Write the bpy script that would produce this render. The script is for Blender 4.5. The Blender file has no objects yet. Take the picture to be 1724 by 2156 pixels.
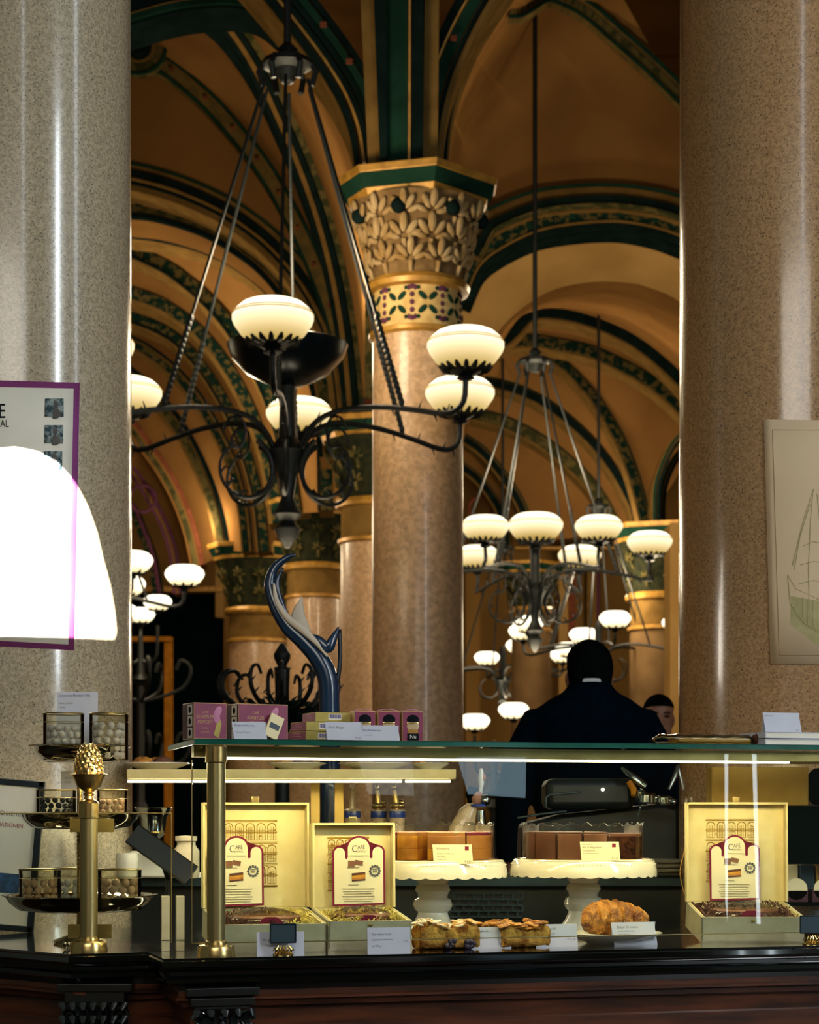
import bpy, bmesh, math, random
from mathutils import Vector, Matrix
random.seed(7)
PI = math.pi
C = bpy.context.scene.collection
# image frame 1724 x 2156, level camera with lens shift
F, CX, HY, CZ = 4000.0, 862.0, 1710.0, 1.2
def P(x, y, Y): return Vector(((x-CX)/F*Y, Y, CZ-(y-HY)/F*Y))
def zz(y, Y): return CZ-(y-HY)/F*Y
def xx(x, Y): return (x-CX)/F*Y
# ---------- colours / materials ----------
def lin(h):
    h = h.lstrip('#'); o = []
    for i in (0, 2, 4):
        c = int(h[i:i+2], 16)/255
        o.append(c/12.92 if c <= 0.04045 else ((c+0.055)/1.055)**2.4)
    return tuple(o)+(1,)
def mat(name, c1, c2=None, scale=20, rough=0.5, metal=0, bump=0, coat=0, emit=None, es=0, stretch=None, contrast=(0.35, 0.65), alpha=None, sub=0, bscale=None):
    m = bpy.data.materials.new(name); m.use_nodes = True
    nt = m.node_tree; N = nt.nodes; L = nt.links
    b = N['Principled BSDF']; b.inputs['Roughness'].default_value = rough; b.inputs['Metallic'].default_value = metal
    if rough >= .6 and not metal: b.inputs['Specular IOR Level'].default_value = 0
    b.inputs['Coat Weight'].default_value = coat; b.inputs['Coat Roughness'].default_value = 0.08
    tc = N.new('ShaderNodeTexCoord'); mp = N.new('ShaderNodeMapping')
    L.new(tc.outputs['Object'], mp.inputs[0])
    if stretch: mp.inputs['Scale'].default_value = stretch
    no = N.new('ShaderNodeTexNoise'); no.inputs['Scale'].default_value = scale; no.inputs['Detail'].default_value = 4
    L.new(mp.outputs[0], no.inputs['Vector'])
    r = N.new('ShaderNodeValToRGB'); r.color_ramp.elements[0].position = contrast[0]; r.color_ramp.elements[1].position = contrast[1]
    a = lin(c1); bb = lin(c2) if c2 else tuple(min(1, v*0.82) for v in a[:3])+(1,)
    r.color_ramp.elements[0].color = bb; r.color_ramp.elements[1].color = a
    L.new(no.outputs['Fac'], r.inputs[0]); L.new(r.outputs[0], b.inputs['Base Color'])
    if bump:
        bm_ = N.new('ShaderNodeBump'); bm_.inputs['Strength'].default_value = bump; bm_.inputs['Distance'].default_value = 0.01
        n2 = N.new('ShaderNodeTexNoise'); n2.inputs['Scale'].default_value = bscale or scale*2; n2.inputs['Detail'].default_value = 3
        L.new(mp.outputs[0], n2.inputs['Vector']); L.new(n2.outputs['Fac'], bm_.inputs['Height']); L.new(bm_.outputs[0], b.inputs['Normal'])
    if emit: b.inputs['Emission Color'].default_value = lin(emit); b.inputs['Emission Strength'].default_value = es
    if alpha is not None: b.inputs['Alpha'].default_value = alpha
    if sub: b.inputs['Subsurface Weight'].default_value = sub; b.inputs['Subsurface Radius'].default_value = (.02, .012, .006)
    return m
def glass(name, tint='#F2FAF6', ior=1.5, rough=0.0, haze=0.0, refl=1.0):
    m = bpy.data.materials.new(name); m.use_nodes = True
    nt = m.node_tree; N = nt.nodes; L = nt.links; N.clear()
    o = N.new('ShaderNodeOutputMaterial'); mx = N.new('ShaderNodeMixShader')
    t = N.new('ShaderNodeBsdfTransparent'); t.inputs[0].default_value = lin(tint)
    g = N.new('ShaderNodeBsdfGlossy'); g.inputs['Roughness'].default_value = rough
    f = N.new('ShaderNodeFresnel'); f.inputs[0].default_value = ior
    tc = N.new('ShaderNodeTexCoord'); no = N.new('ShaderNodeTexNoise'); no.inputs['Scale'].default_value = 6
    mt = N.new('ShaderNodeMath'); mt.operation = 'MULTIPLY_ADD'; mt.inputs[1].default_value = haze; mt.inputs[2].default_value = 0
    ad = N.new('ShaderNodeMath'); ad.operation = 'ADD'; ad.use_clamp = True
    L.new(tc.outputs['Object'], no.inputs[0]); L.new(no.outputs['Fac'], mt.inputs[0]); L.new(mt.outputs[0], ad.inputs[0]); L.new(f.outputs[0], ad.inputs[1])
    L.new(ad.outputs[0], mx.inputs[0]); L.new(t.outputs[0], mx.inputs[1]); L.new(g.outputs[0], mx.inputs[2]); L.new(mx.outputs[0], o.inputs[0])
    return m
def glow(name, col, s, col2=None, z0=0, z1=1, s2=None):
    # lamp material; strength varies over the height of the shade (object z)
    m = bpy.data.materials.new(name); m.use_nodes = True
    nt = m.node_tree; N = nt.nodes; L = nt.links; N.clear()
    o = N.new('ShaderNodeOutputMaterial'); e = N.new('ShaderNodeEmission'); L.new(e.outputs[0], o.inputs[0])
    tc = N.new('ShaderNodeTexCoord')
    if col2:
        sp = N.new('ShaderNodeSeparateXYZ'); L.new(tc.outputs['Object'], sp.inputs[0])
        mr = N.new('ShaderNodeMapRange'); mr.inputs[1].default_value = z0; mr.inputs[2].default_value = z1
        L.new(sp.outputs[2], mr.inputs[0])
        r = N.new('ShaderNodeValToRGB'); els = r.color_ramp.elements
        els[0].color = lin(col2); els[1].color = lin(col); L.new(mr.outputs[0], r.inputs[0]); L.new(r.outputs[0], e.inputs[0])
        m2 = N.new('ShaderNodeMapRange'); m2.inputs[1].default_value = z0; m2.inputs[2].default_value = z1; m2.inputs[3].default_value = s2 or s; m2.inputs[4].default_value = s
        L.new(sp.outputs[2], m2.inputs[0]); L.new(m2.outputs[0], e.inputs[1])
    else:
        no = N.new('ShaderNodeTexNoise'); no.inputs['Scale'].default_value = 3; L.new(tc.outputs['Object'], no.inputs[0])
        mr = N.new('ShaderNodeMapRange'); mr.inputs[3].default_value = s*.95; mr.inputs[4].default_value = s*1.05
        L.new(no.outputs['Fac'], mr.inputs[0]); L.new(mr.outputs[0], e.inputs[1]); e.inputs[0].default_value = lin(col)
    return m
# ---------- object helpers ----------
def tag(o, label=None, cat=None, group=None, kind=None):
    if label: o['label'] = label
    if cat: o['category'] = cat
    if group: o['group'] = group
    if kind: o['kind'] = kind
    return o
def thing(name, label, cat, loc=(0, 0, 0), rz=0, group=None, rx=0):
    o = bpy.data.objects.new(name, None); C.objects.link(o); o.empty_display_size = .05
    o.location = loc; o.rotation_euler = (rx, 0, rz)
    return tag(o, label, cat, group)
def kids(o): return [c for c in bpy.data.objects if c.parent == o]
def copy_tree(o, parent=None):
    c = o.copy(); C.objects.link(c)
    if parent: c.parent = parent
    for ch in list(kids(o)): copy_tree(ch, c)
    return c
class MB:
    def __init__(s): s.v = []; s.f = []
    def add(s, vs, fs):
        n = len(s.v); s.v += [Vector(v) for v in vs]; s.f += [tuple(i+n for i in f) for f in fs]; return s
    def box(s, c, d, R=None):
        x, y, z = d[0]/2, d[1]/2, d[2]/2; c = Vector(c)
        vs = [Vector((a*x, b*y, e*z)) for a in (-1, 1) for b in (-1, 1) for e in (-1, 1)]
        if R: vs = [R @ v for v in vs]
        return s.add([v+c for v in vs], [(0, 1, 3, 2), (4, 6, 7, 5), (0, 4, 5, 1), (2, 3, 7, 6), (0, 2, 6, 4), (1, 5, 7, 3)])
    def tube(s, pts, r, n=10, cap=True, flat=1.0, up=None):
        pts = [Vector(p) for p in pts]; m = len(pts); rs = r if isinstance(r, (list, tuple)) else [r]*m
        vs = []; prev = None
        for i, p in enumerate(pts):
            t = (pts[min(i+1, m-1)]-pts[max(i-1, 0)])
            if t.length < 1e-9: t = Vector((0, 0, 1))
            t.normalize()
            if prev is None:
                a = up if up else (Vector((0, 1, 0)) if abs(t.y) < .9 else Vector((1, 0, 0)))
                u = t.cross(a).normalized()
            else:
                u = prev - t*prev.dot(t)
                u = u.normalized() if u.length > 1e-6 else prev
            prev = u; w = t.cross(u)
            for k in range(n):
                an = 2*PI*k/n; vs.append(p+(u*math.cos(an)+w*math.sin(an)*flat)*rs[i])
        fs = [(i*n+k, i*n+(k+1) % n, (i+1)*n+(k+1) % n, (i+1)*n+k) for i in range(m-1) for k in range(n)]
        if cap: fs += [tuple(range(n-1, -1, -1)), tuple(range((m-1)*n, m*n))]
        return s.add(vs, fs)
    def lathe(s, prof, c=(0, 0, 0), n=32, sx=1, sy=1, fn=None, cap=True, a0=0, a1=2*PI):
        c = Vector(c); vs = []; full = abs(a1-a0-2*PI) < 1e-6; cols = n if full else n+1
        for (r, z) in prof:
            for k in range(cols):
                an = a0+(a1-a0)*k/n; rr = fn(r, z, an) if fn else r
                vs.append(c+Vector((rr*math.cos(an)*sx, rr*math.sin(an)*sy, z)))
        fs = []
        for i in range(len(prof)-1):
            for k in range(n):
                k2 = (k+1) % cols
                fs.append((i*cols+k, i*cols+k2, (i+1)*cols+k2, (i+1)*cols+k))
        if cap and full: fs += [tuple(range(cols-1, -1, -1)), tuple(range((len(prof)-1)*cols, len(prof)*cols))]
        return s.add(vs, fs)
    def prism(s, poly, d, M=None):
        # poly in local XZ plane, thickness d along +Y; M 4x4 placement
        n = len(poly); vs = [Vector((p[0], 0, p[1])) for p in poly]+[Vector((p[0], d, p[1])) for p in poly]
        if M: vs = [M @ v for v in vs]
        fs = [tuple(range(n)), tuple(range(2*n-1, n-1, -1))]+[(i, i+n, (i+1) % n+n, (i+1) % n) for i in range(n)]
        return s.add(vs, fs)
    def flatprism(s, poly, z0, z1):
        n = len(poly); vs = [Vector((p[0], p[1], z0)) for p in poly]+[Vector((p[0], p[1], z1)) for p in poly]
        return s.add(vs, [tuple(range(n-1, -1, -1)), tuple(range(n, 2*n))]+[(i, (i+1) % n, (i+1) % n+n, i+n) for i in range(n)])
    def ball(s, c, r, n=12, m=8, sc=(1, 1, 1), R=None, jit=0):
        c = Vector(c); vs = []
        for i in range(m+1):
            th = PI*i/m
            for k in range(n):
                an = 2*PI*k/n; v = Vector((math.sin(th)*math.cos(an)*sc[0], math.sin(th)*math.sin(an)*sc[1], math.cos(th)*sc[2]))*r
                if jit: v *= 1+random.uniform(-jit, jit)
                if R: v = R @ v
                vs.append(c+v)
        return s.add(vs, [(i*n+k, (i+1)*n+k, (i+1)*n+(k+1) % n, i*n+(k+1) % n) for i in range(m) for k in range(n)])
    def grid(s, rows):
        n = len(rows[0]); vs = [v for r in rows for v in r]
        return s.add(vs, [(i*n+k, i*n+k+1, (i+1)*n+k+1, (i+1)*n+k) for i in range(len(rows)-1) for k in range(n-1)])
    def build(s, name, m, parent=None, label=None, cat=None, group=None, kind=None, smooth=35, bevel=0, loc=None, rz=0, solid=0, subsurf=0, remesh=0):
        me = bpy.data.meshes.new(name); me.from_pydata([v[:] for v in s.v], [], s.f)
        bm = bmesh.new(); bm.from_mesh(me); bmesh.ops.remove_doubles(bm, verts=bm.verts, dist=1e-6)
        bmesh.ops.recalc_face_normals(bm, faces=bm.faces); bm.to_mesh(me); bm.free()
        me.materials.append(m); o = bpy.data.objects.new(name, me); C.objects.link(o)
        if parent: o.parent = parent
        if loc is not None: o.location = loc
        o.rotation_euler.z = rz
        if smooth:
            for p in me.polygons: p.use_smooth = True
            if smooth < 180: me.set_sharp_from_angle(angle=math.radians(smooth))
        if solid:
            md = o.modifiers.new('solid', 'SOLIDIFY'); md.thickness = solid; md.offset = 0
        if remesh:
            md = o.modifiers.new('remesh', 'REMESH'); md.mode = 'VOXEL'; md.voxel_size = remesh; md.use_smooth_shade = True
            md = o.modifiers.new('sm', 'SMOOTH'); md.iterations = 4; md.factor = .5
        if subsurf:
            md = o.modifiers.new('sub', 'SUBSURF'); md.levels = subsurf; md.render_levels = subsurf
        if bevel:
            md = o.modifiers.new('bev', 'BEVEL'); md.width = bevel; md.segments = 2; md.limit_method = 'ANGLE'
        return tag(o, label, cat, group, kind)
def cr(pts, n):
    # catmull-rom resample of tuples
    pts = [Vector(p) for p in pts]; m = len(pts); out = []
    for i in range(n):
        t = i/(n-1)*(m-1); k = min(int(t), m-2); u = t-k
        p1, p2 = pts[k], pts[k+1]; p0 = pts[k-1] if k > 0 else p1*2-p2; p3 = pts[k+2] if k+2 < m else p2*2-p1
        out.append(.5*((2*p1)+(p2-p0)*u+(2*p0-5*p1+4*p2-p3)*u*u+(3*p1-p0-3*p2+p3)*u**3))
    return out
def text(body, size, m, parent=None, loc=(0, 0, 0), R=None, name='lettering', align='LEFT', ext=0.0, sx=1.0):
    # lettering as a flat mesh in the local XZ plane, facing -Y
    cu = bpy.data.curves.new('t', 'FONT'); cu.body = body; cu.size = size; cu.align_x = align; cu.resolution_u = 2; cu.extrude = ext
    to = bpy.data.objects.new('t', cu); C.objects.link(to)
    dg = bpy.context.evaluated_depsgraph_get(); dg.update()
    me = bpy.data.meshes.new_from_object(to.evaluated_get(dg)); bpy.data.objects.remove(to)
    for v in me.vertices: v.co = Vector((v.co.x*sx, -v.co.z, v.co.y))
    me.materials.clear(); me.materials.append(m)
    o = bpy.data.objects.new(name, me); C.objects.link(o)
    if parent: o.parent = parent
    o.location = loc
    if R: o.rotation_euler = R
    return o
M = {}
def speckle(name, base, base2, dark, rough=.22, scale=190, amt=.38, coat=.6):
    m = bpy.data.materials.new(name); m.use_nodes = True; nt = m.node_tree; N = nt.nodes; L = nt.links
    b = N['Principled BSDF']; b.inputs['Roughness'].default_value = rough; b.inputs['Coat Weight'].default_value = coat; b.inputs['Coat Roughness'].default_value = .1
    tc = N.new('ShaderNodeTexCoord')
    n1 = N.new('ShaderNodeTexNoise'); n1.inputs['Scale'].default_value = scale; n1.inputs['Detail'].default_value = 2
    n2 = N.new('ShaderNodeTexNoise'); n2.inputs['Scale'].default_value = 4; n2.inputs['Detail'].default_value = 3
    n3 = N.new('ShaderNodeTexNoise'); n3.inputs['Scale'].default_value = scale*.45; n3.inputs['Detail'].default_value = 2
    mp = N.new('ShaderNodeMapping'); mp.inputs['Scale'].default_value = (1, 1, .25)
    L.new(tc.outputs['Object'], mp.inputs[0]); L.new(mp.outputs[0], n2.inputs[0])
    L.new(tc.outputs['Object'], n1.inputs[0]); L.new(tc.outputs['Object'], n3.inputs[0])
    mx = N.new('ShaderNodeMixRGB'); mx.inputs[1].default_value = lin(base); mx.inputs[2].default_value = lin(base2)
    L.new(n2.outputs['Fac'], mx.inputs[0])
    r = N.new('ShaderNodeValToRGB'); r.color_ramp.elements[0].position = amt-.03; r.color_ramp.elements[1].position = amt+.05
    L.new(n1.outputs['Fac'], r.inputs[0])
    r3 = N.new('ShaderNodeValToRGB'); r3.color_ramp.elements[0].position = .4; r3.color_ramp.elements[0].color = (.72, .72, .7, 1); r3.color_ramp.elements[1].position = .6
    L.new(n3.outputs['Fac'], r3.inputs[0])
    ml = N.new('ShaderNodeMixRGB'); ml.blend_type = 'MULTIPLY'; ml.inputs[0].default_value = 1; L.new(mx.outputs[0], ml.inputs[1]); L.new(r3.outputs[0], ml.inputs[2])
    m2 = N.new('ShaderNodeMixRGB'); m2.inputs[1].default_value = lin(dark); L.new(r.outputs[0], m2.inputs[0]); L.new(ml.outputs[0], m2.inputs[2])
    L.new(m2.outputs[0], b.inputs['Base Color'])
    return m
M['stone_l'] = speckle('speckled grey beige stone', '#BCAC90', '#AC9D83', '#5a584a', scale=260, amt=.36)
M['stone_r'] = speckle('speckled sand stone', '#B58F66', '#9F7B54', '#554430', scale=260, amt=.36)
M['stone_m'] = speckle('pale pinkish stone', '#BD9A76', '#AA8662', '#7c6048', rough=.42, scale=60, amt=.33, coat=.15)
M['plaster'] = mat('ochre vault plaster', '#7E5A30', '#6E4D29', 1.2, .85)
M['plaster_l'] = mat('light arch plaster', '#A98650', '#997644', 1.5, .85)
M['wallorange'] = mat('warm wall paint', '#8F6C3C', '#7c5d32', .8, .8)
M['tan'] = mat('tan painted band', '#74592f', '#624a26', 6, .7)
M['gold'] = mat('gilded band', '#B88838', '#946a26', 12, .45, .25)
M['teal'] = mat('dark blue green painted band', '#131f1d', '#0d1716', 6, .7)
M['green'] = mat('green painted band', '#1a3529', '#142a20', 5, .7)
M['olive'] = mat('olive patterned band', '#564c2c', '#33351f', 9, .7, contrast=(.45, .55))
M['patt'] = mat('dark band with painted tendrils', '#524728', '#12261f', 14, .7, contrast=(.5, .56))
M['groin'] = mat('olive painted groin band', '#6e5a30', '#55482a', 9, .75)
M['red'] = mat('dull red paint', '#7c4530', '#5e3324', 10, .7)
M['cream'] = mat('cream painted drum', '#C9AC72', '#b4955e', 14, .6)
M['capstone'] = mat('carved capital stone', '#A58C66', '#86693f', 9, .75, bump=.3)
M['capground'] = mat('shadowy capital ground', '#7c6240', '#634c30', 14, .8)
M['capdark'] = mat('dark painted capital ground', '#2c2c1c', '#1c2018', 14, .8)
M['violet'] = mat('violet paint', '#5b3348', '#4a2a3a', 10, .7)
M['iron'] = mat('black wrought iron', '#0b1414', '#060c0d', 30, .5, .1, bump=.2)
M['ironb'] = mat('bronzed iron', '#3c3a28', '#23261c', 25, .4, .5)
M['bowl'] = glow('lit opal glass bowl', '#FFF4D2', 2.1, '#DDB862', -.105, .075, .74)
M['bowlfar'] = glow('lit opal glass bowl far', '#FFF4D6', 2.6, '#F6DC98', -.12, .0, 1.1)
M['band'] = mat('etched line in the glass', '#b99a58', '#a98c50', 20, .5, emit='#C9A75C', es=.55)
M['bowldark'] = mat('unlit dark metal dish', '#101d22', '#0a1418', 5, .25, .4)
M['black'] = mat('polished black counter', '#04090a', '#020506', 8, .04, 0, coat=1)
M['blackm'] = mat('matt dark lacquer', '#0b1718', '#071011', 8, .5)
M['wood'] = mat('dark reddish wood', '#5a2e18', '#2a150c', 5, .35, stretch=(1, 1, 10), coat=.3)
M['woodd'] = mat('near black wood', '#101412', '#080c0c', 6, .35, stretch=(1, 1, 10), coat=.4)
M['carve'] = mat('carved blackened wood', '#1c2426', '#0c1214', 40, .25, coat=.8)
M['brass'] = mat('polished brass', '#CFB478', '#BEA262', 10, .27, 1)
M['brassd'] = mat('brushed pale brass', '#C2B27C', '#AE9C66', 10, .34, 1, stretch=(1, 1, .05))
M['silver'] = mat('polished silver', '#C9C2AC', '#B8AF98', 6, .07, 1)
M['glass'] = glass('clear display glass', '#F0F8F4', 1.5, haze=.0)
M['glass_side'] = glass('side pane glass', '#F4FAF8', 1.12)
M['glassedge'] = mat('green glass edge', '#1d5a4a', '#15493c', 14, .15, emit='#0d4034', es=.12)
M['acryl'] = glass('clear acrylic', '#F8F7F0', 1.16, .03, .02)
M['film'] = glass('clear plastic film', '#FAF8F2', 1.3, .15, .07)
M['led'] = glow('led strip', '#FFF3CC', 9)
M['ledb'] = glow('rear led strip', '#FFF2D0', 6)
M['rail'] = mat('champagne metal rail', '#B9A269', '#9c8650', 12, .3, .8)
M['boxc'] = mat('cream card', '#E2D096', '#D9C68A', 30, .7)
M['boxg'] = mat('grey beige card', '#BDB596', '#B2A988', 30, .7)
M['lidline'] = mat('embossed ochre print', '#B08A34', '#9a7428', 30, .6)
M['paper'] = mat('white paper', '#E6E2D4', '#DEDACB', 8, .75)
M['paperb'] = mat('cool white card', '#C9CBD6', '#BFC2CE', 8, .7)
M['papery'] = mat('ivory card', '#F1E4B8', '#E8DAAC', 8, .7)
M['ink'] = mat('grey ink', '#6c6a66', '#5c5a58', 30, .8)
M['inkv'] = mat('violet ink', '#6a5f92', '#5c5182', 30, .8)
M['inkr'] = mat('red ink', '#b4555a', '#9c444a', 30, .8)
M['inkd'] = mat('black ink', '#22252a', '#181a1e', 30, .8)
M['maroon'] = mat('maroon printed border', '#8A3040', '#762838', 30, .6)
M['magenta'] = mat('berry red carton', '#8A2F52', '#792748', 20, .5)
M['magdark'] = mat('dark berry carton side', '#4a1826', '#3b121e', 20, .5)
M['pinkpr'] = mat('pale pink print', '#C98AA8', '#B87898', 40, .6)
M['goldpr'] = mat('gold print', '#C9A46A', '#B18A50', 40, .5)
M['choc'] = mat('chocolate icing', '#6E4228', '#5a3420', 14, .42, bump=.15)
M['chocd'] = mat('dark chocolate sponge', '#603a22', '#2c190e', 60, .8, bump=.6)
M['chocl'] = mat('light nougat side', '#8a5c3c', '#74492d', 14, .45)
M['sponge'] = mat('golden sponge', '#D9A13C', '#B9782a', 30, .7, bump=.3)
M['marz'] = mat('amber glaze side', '#BA7C34', '#A66A2A', 14, .4)
M['rasp'] = mat('raspberry glaze', '#8c2b38', '#6e2030', 20, .25)
M['ceramic'] = mat('glazed ivory ceramic', '#EFE6C8', '#E6DBB8', 6, .14, coat=.6)
M['ceramicw'] = mat('white glazed ceramic', '#DEDACA', '#D2CDBb', 6, .2, coat=.4)
M['crust'] = mat('baked pastry crust', '#CF8A30', '#74380f', 55, .4, bump=1, contrast=(.36, .58), stretch=(1, .35, 1))
M['crumb'] = mat('strudel crumb', '#C99A4a', '#7a4a20', 40, .7, bump=.9, contrast=(.4, .6))
M['sugar'] = mat('powdered sugar top', '#EBDCC0', '#C79A58', 26, .8, bump=.5, contrast=(.38, .5))
M['berry'] = mat('dark berries', '#2a2038', '#1c1424', 30, .35)
M['candyw'] = mat('pale sugared almond', '#B9B9BC', '#A4A4AA', 40, .6)
M['candyp'] = mat('beige praline', '#B9A088', '#9c8068', 40, .6)
M['candyd'] = mat('dark chocolate bean', '#182028', '#0e141a', 20, .3)
M['shredy'] = mat('yellow shredded paper', '#D9C46A', '#BFA94e', 40, .7)
M['shredb'] = mat('brown shredded paper', '#6b4a3c', '#4c3228', 40, .7)
M['kraft'] = mat('kraft tag', '#8a7646', '#786538', 20, .7)
M['suit'] = mat('black suit cloth', '#05101a', '#030a10', 60, .9)
M['hair'] = mat('black hair', '#0b0d0e', '#050708', 80, .6, stretch=(1, 1, .2))
M['skin'] = mat('skin', '#A8765C', '#986850', 14, .55, sub=.1)
M['skind'] = mat('dark lips and brows', '#4a2c24', '#3a221c', 14, .6)  # own dark tone of eyes, brows and lips
M['shirt'] = mat('white shirt', '#C6C6C8', '#b4b4b8', 20, .8)
M['blue'] = mat('deep blue glaze', '#0b3050', '#08233c', 5, .22, coat=.3)
M['bluem'] = mat('cobalt band', '#2b4a9c', '#233e88', 10, .3, coat=.5)
M['fin'] = mat('pale grey fin', '#CFC4B2', '#bdb2a0', 6, .65)
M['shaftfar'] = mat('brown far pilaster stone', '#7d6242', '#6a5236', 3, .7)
M['leaf'] = mat('dark wiry foliage', '#172a20', '#0d1a14', 20, .6)
M['chrome'] = mat('chrome', '#AEB6B6', '#8f9898', 6, .12, 1)
M['machine'] = mat('black machine body', '#07151a', '#040d10', 6, .5, coat=.08)
M['machgrill'] = mat('machine trim', '#2a4044', '#1c3034', 10, .4, .3)
M['boxback'] = mat('olive card carton', '#A98A48', '#927436', 6, .7)
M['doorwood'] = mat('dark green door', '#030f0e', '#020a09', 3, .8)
M['doorgold'] = mat('golden door wood', '#B87828', '#9a6420', 6, .6)  # own gold colour of the door frame
M['porc'] = mat('aged porcelain', '#CDB58A', '#a88a60', 20, .3, coat=.4)
M['floor'] = mat('dark parquet', '#3a2a1a', '#2a1d12', 6, .35, stretch=(1, 6, 1))
M['photo'] = mat('old portrait print', '#8f9c9c', '#3c4e54', 90, .6, contrast=(.4, .6))
M['photob'] = mat('blue picture print', '#2c5a86', '#183450', 60, .5)
M['sketch'] = mat('faint olive drawing ink', '#aea47a', '#a0976c', 30, .8)
M['ivory'] = mat('aged ivory paper', '#D3BC9C', '#C9B292', 3, .75)
M['frame'] = mat('dark blue frame', '#0a1e28', '#06141c', 10, .35)
M['label_green'] = mat('slate label', '#1d3a44', '#162e38', 12, .5)
M['plasterw'] = mat('painted back wall', '#6b6048', '#5c523c', 1, .8)
M['magt'] = mat('violet poster border', '#8e4a84', '#7c3c6a', 4, .6)
M['brown_u'] = mat('brown dotted cork', '#7c5a38', '#4c3420', 60, .7)
M['olivebox'] = mat('khaki carton side', '#c2b26a', '#a89a56', 20, .7)
# ---------- camera ----------
cam = bpy.data.cameras.new('camera'); camo = bpy.data.objects.new('camera', cam); C.objects.link(camo)
camo.location = (0, 0, CZ); camo.rotation_euler = (PI/2, 0, 0)
cam.sensor_fit = 'VERTICAL'; cam.sensor_height = 36; cam.lens = 36*F/2156; cam.shift_y = (HY-1078)/2156
cam.clip_end = 200; cam.clip_start = .05
cam.dof.use_dof = True; cam.dof.focus_distance = 4.0; cam.dof.aperture_fstop = 9
bpy.context.scene.camera = camo
vs_ = bpy.context.scene.view_settings; vs_.view_transform = 'Standard'; vs_.look = 'None'; vs_.gamma = 1; vs_.use_curve_mapping = False; vs_.exposure = 0
# ---------- arches traced as real arcs standing at their own depth ----------
trimn = [0]; ceiln = [0]
def curve3(pts, n=44, Y=None, Y2=None):
    # pts (px,py) or (px,py,Y)
    q = [(p[0], p[1], p[2] if len(p) > 2 else (Y if Y2 is None else Y+(Y2-Y)*i/(len(pts)-1))) for i, p in enumerate(pts)]
    return cr(q, n)
def band(mb, c, o0, o1, d0, d1):
    # strip between normal offsets o0,o1 (px at the curve's own depth), from depth d0 to d1 relative to the curve
    n = len(c); rows = []
    for i, p in enumerate(c):
        t = Vector((c[min(i+1, n-1)].x-c[max(i-1, 0)].x, c[min(i+1, n-1)].y-c[max(i-1, 0)].y)).normalized()
        nx, ny = -t.y, t.x
        if ny > 0 and abs(ny) > .0: pass
        out = []
        for (o, d) in ((o0, d0), (o1, d0), (o1, d1), (o0, d1), (o0, d0)):
            w = P(p.x+nx*o, p.y+ny*o, p.z); w.y += d
            out.append(w)
        rows.append(out)
    mb.grid(rows); mb.f.append(tuple(len(mb.v)-len(c)*5+k for k in range(4))); mb.f.append(tuple(len(mb.v)-5+k for k in range(4)))
def arch(c, body, bands, matbody='tan', rosette=None):
    trimn[0] += 1
    mb = MB(); band(mb, c, body[0], body[1], 0, body[2])
    root = mb.build('trim_%d' % trimn[0], M[matbody], kind='structure')
    for (o0, o1, pr, m_) in bands:
        b = MB(); band(b, c, o0, o1, -pr, .04); b.build('painted_band', M[m_], root, kind='structure')
    if rosette:
        off, size, step, m_ = rosette; b = MB(); n = len(c)
        for i in range(step//2, n-1, step):
            p = c[i]; t = Vector((c[i+1].x-p.x, c[i+1].y-p.y)).normalized(); w = P(p.x-t.y*off, p.y+t.x*off, p.z); w.y -= .07
            s_ = size*p.z/F
            for k in range(4):
                a = k*PI/2+PI/4
                b.ball(w+Vector((math.cos(a)*s_*.6, 0, math.sin(a)*s_*.6)), s_*.5, 8, 5, (1, .3, 1))
            b.ball(w, s_*.35, 8, 5, (1, .4, 1))
        b.build('painted_rosettes', M[m_], root, kind='structure')
    return root
def web(a, b, m_='plaster', n=8, sag=0):
    ceiln[0] += 1
    mb = MB(); rows = []
    for i in range(len(a)):
        A = P(*a[i]); B = P(*b[i]); rows.append([A.lerp(B, k/n)+Vector((0, 0, sag*math.sin(PI*k/n))) for k in range(n+1)])
    mb.grid(rows)
    return mb.build('ceiling' if ceiln[0] == 1 else 'ceiling.%03d' % (ceiln[0]-1), M[m_], kind='structure')
# --- left nave ---
S2 = curve3([(130, -190), (300, -110), (440, -20), (500, 40), (560, 130), (612, 240), (655, 340), (697, 460), (730, 590), (753, 730), (768, 890)], Y=14.5, Y2=19.3)
arch(S2, (-58, 44, .5), [(-58, -36, .04, 'teal'), (-34, -31, .03, 'tan'), (-30, 8, .02, 'olive'), (12, 22, .05, 'teal'), (24, 34, .03, 'tan'), (36, 44, .05, 'teal')], 'teal', (-11, 9, 5, 'red'))
S1 = curve3([(330, -260), (480, -120), (560, -30), (625, 50), (685, 130), (728, 200), (755, 270), (768, 345)], Y=11.9, Y2=12.1)
arch(S1, (-62, 22, .6), [(-62, -50, .05, 'teal'), (-28, -16, .04, 'teal'), (-46, -30, .03, 'green'), (-12, -2, .05, 'teal'), (-2, 4, .03, 'gold'), (10, 22, .06, 'teal')], 'tan', (-38, 8, 6, 'red'))
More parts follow.
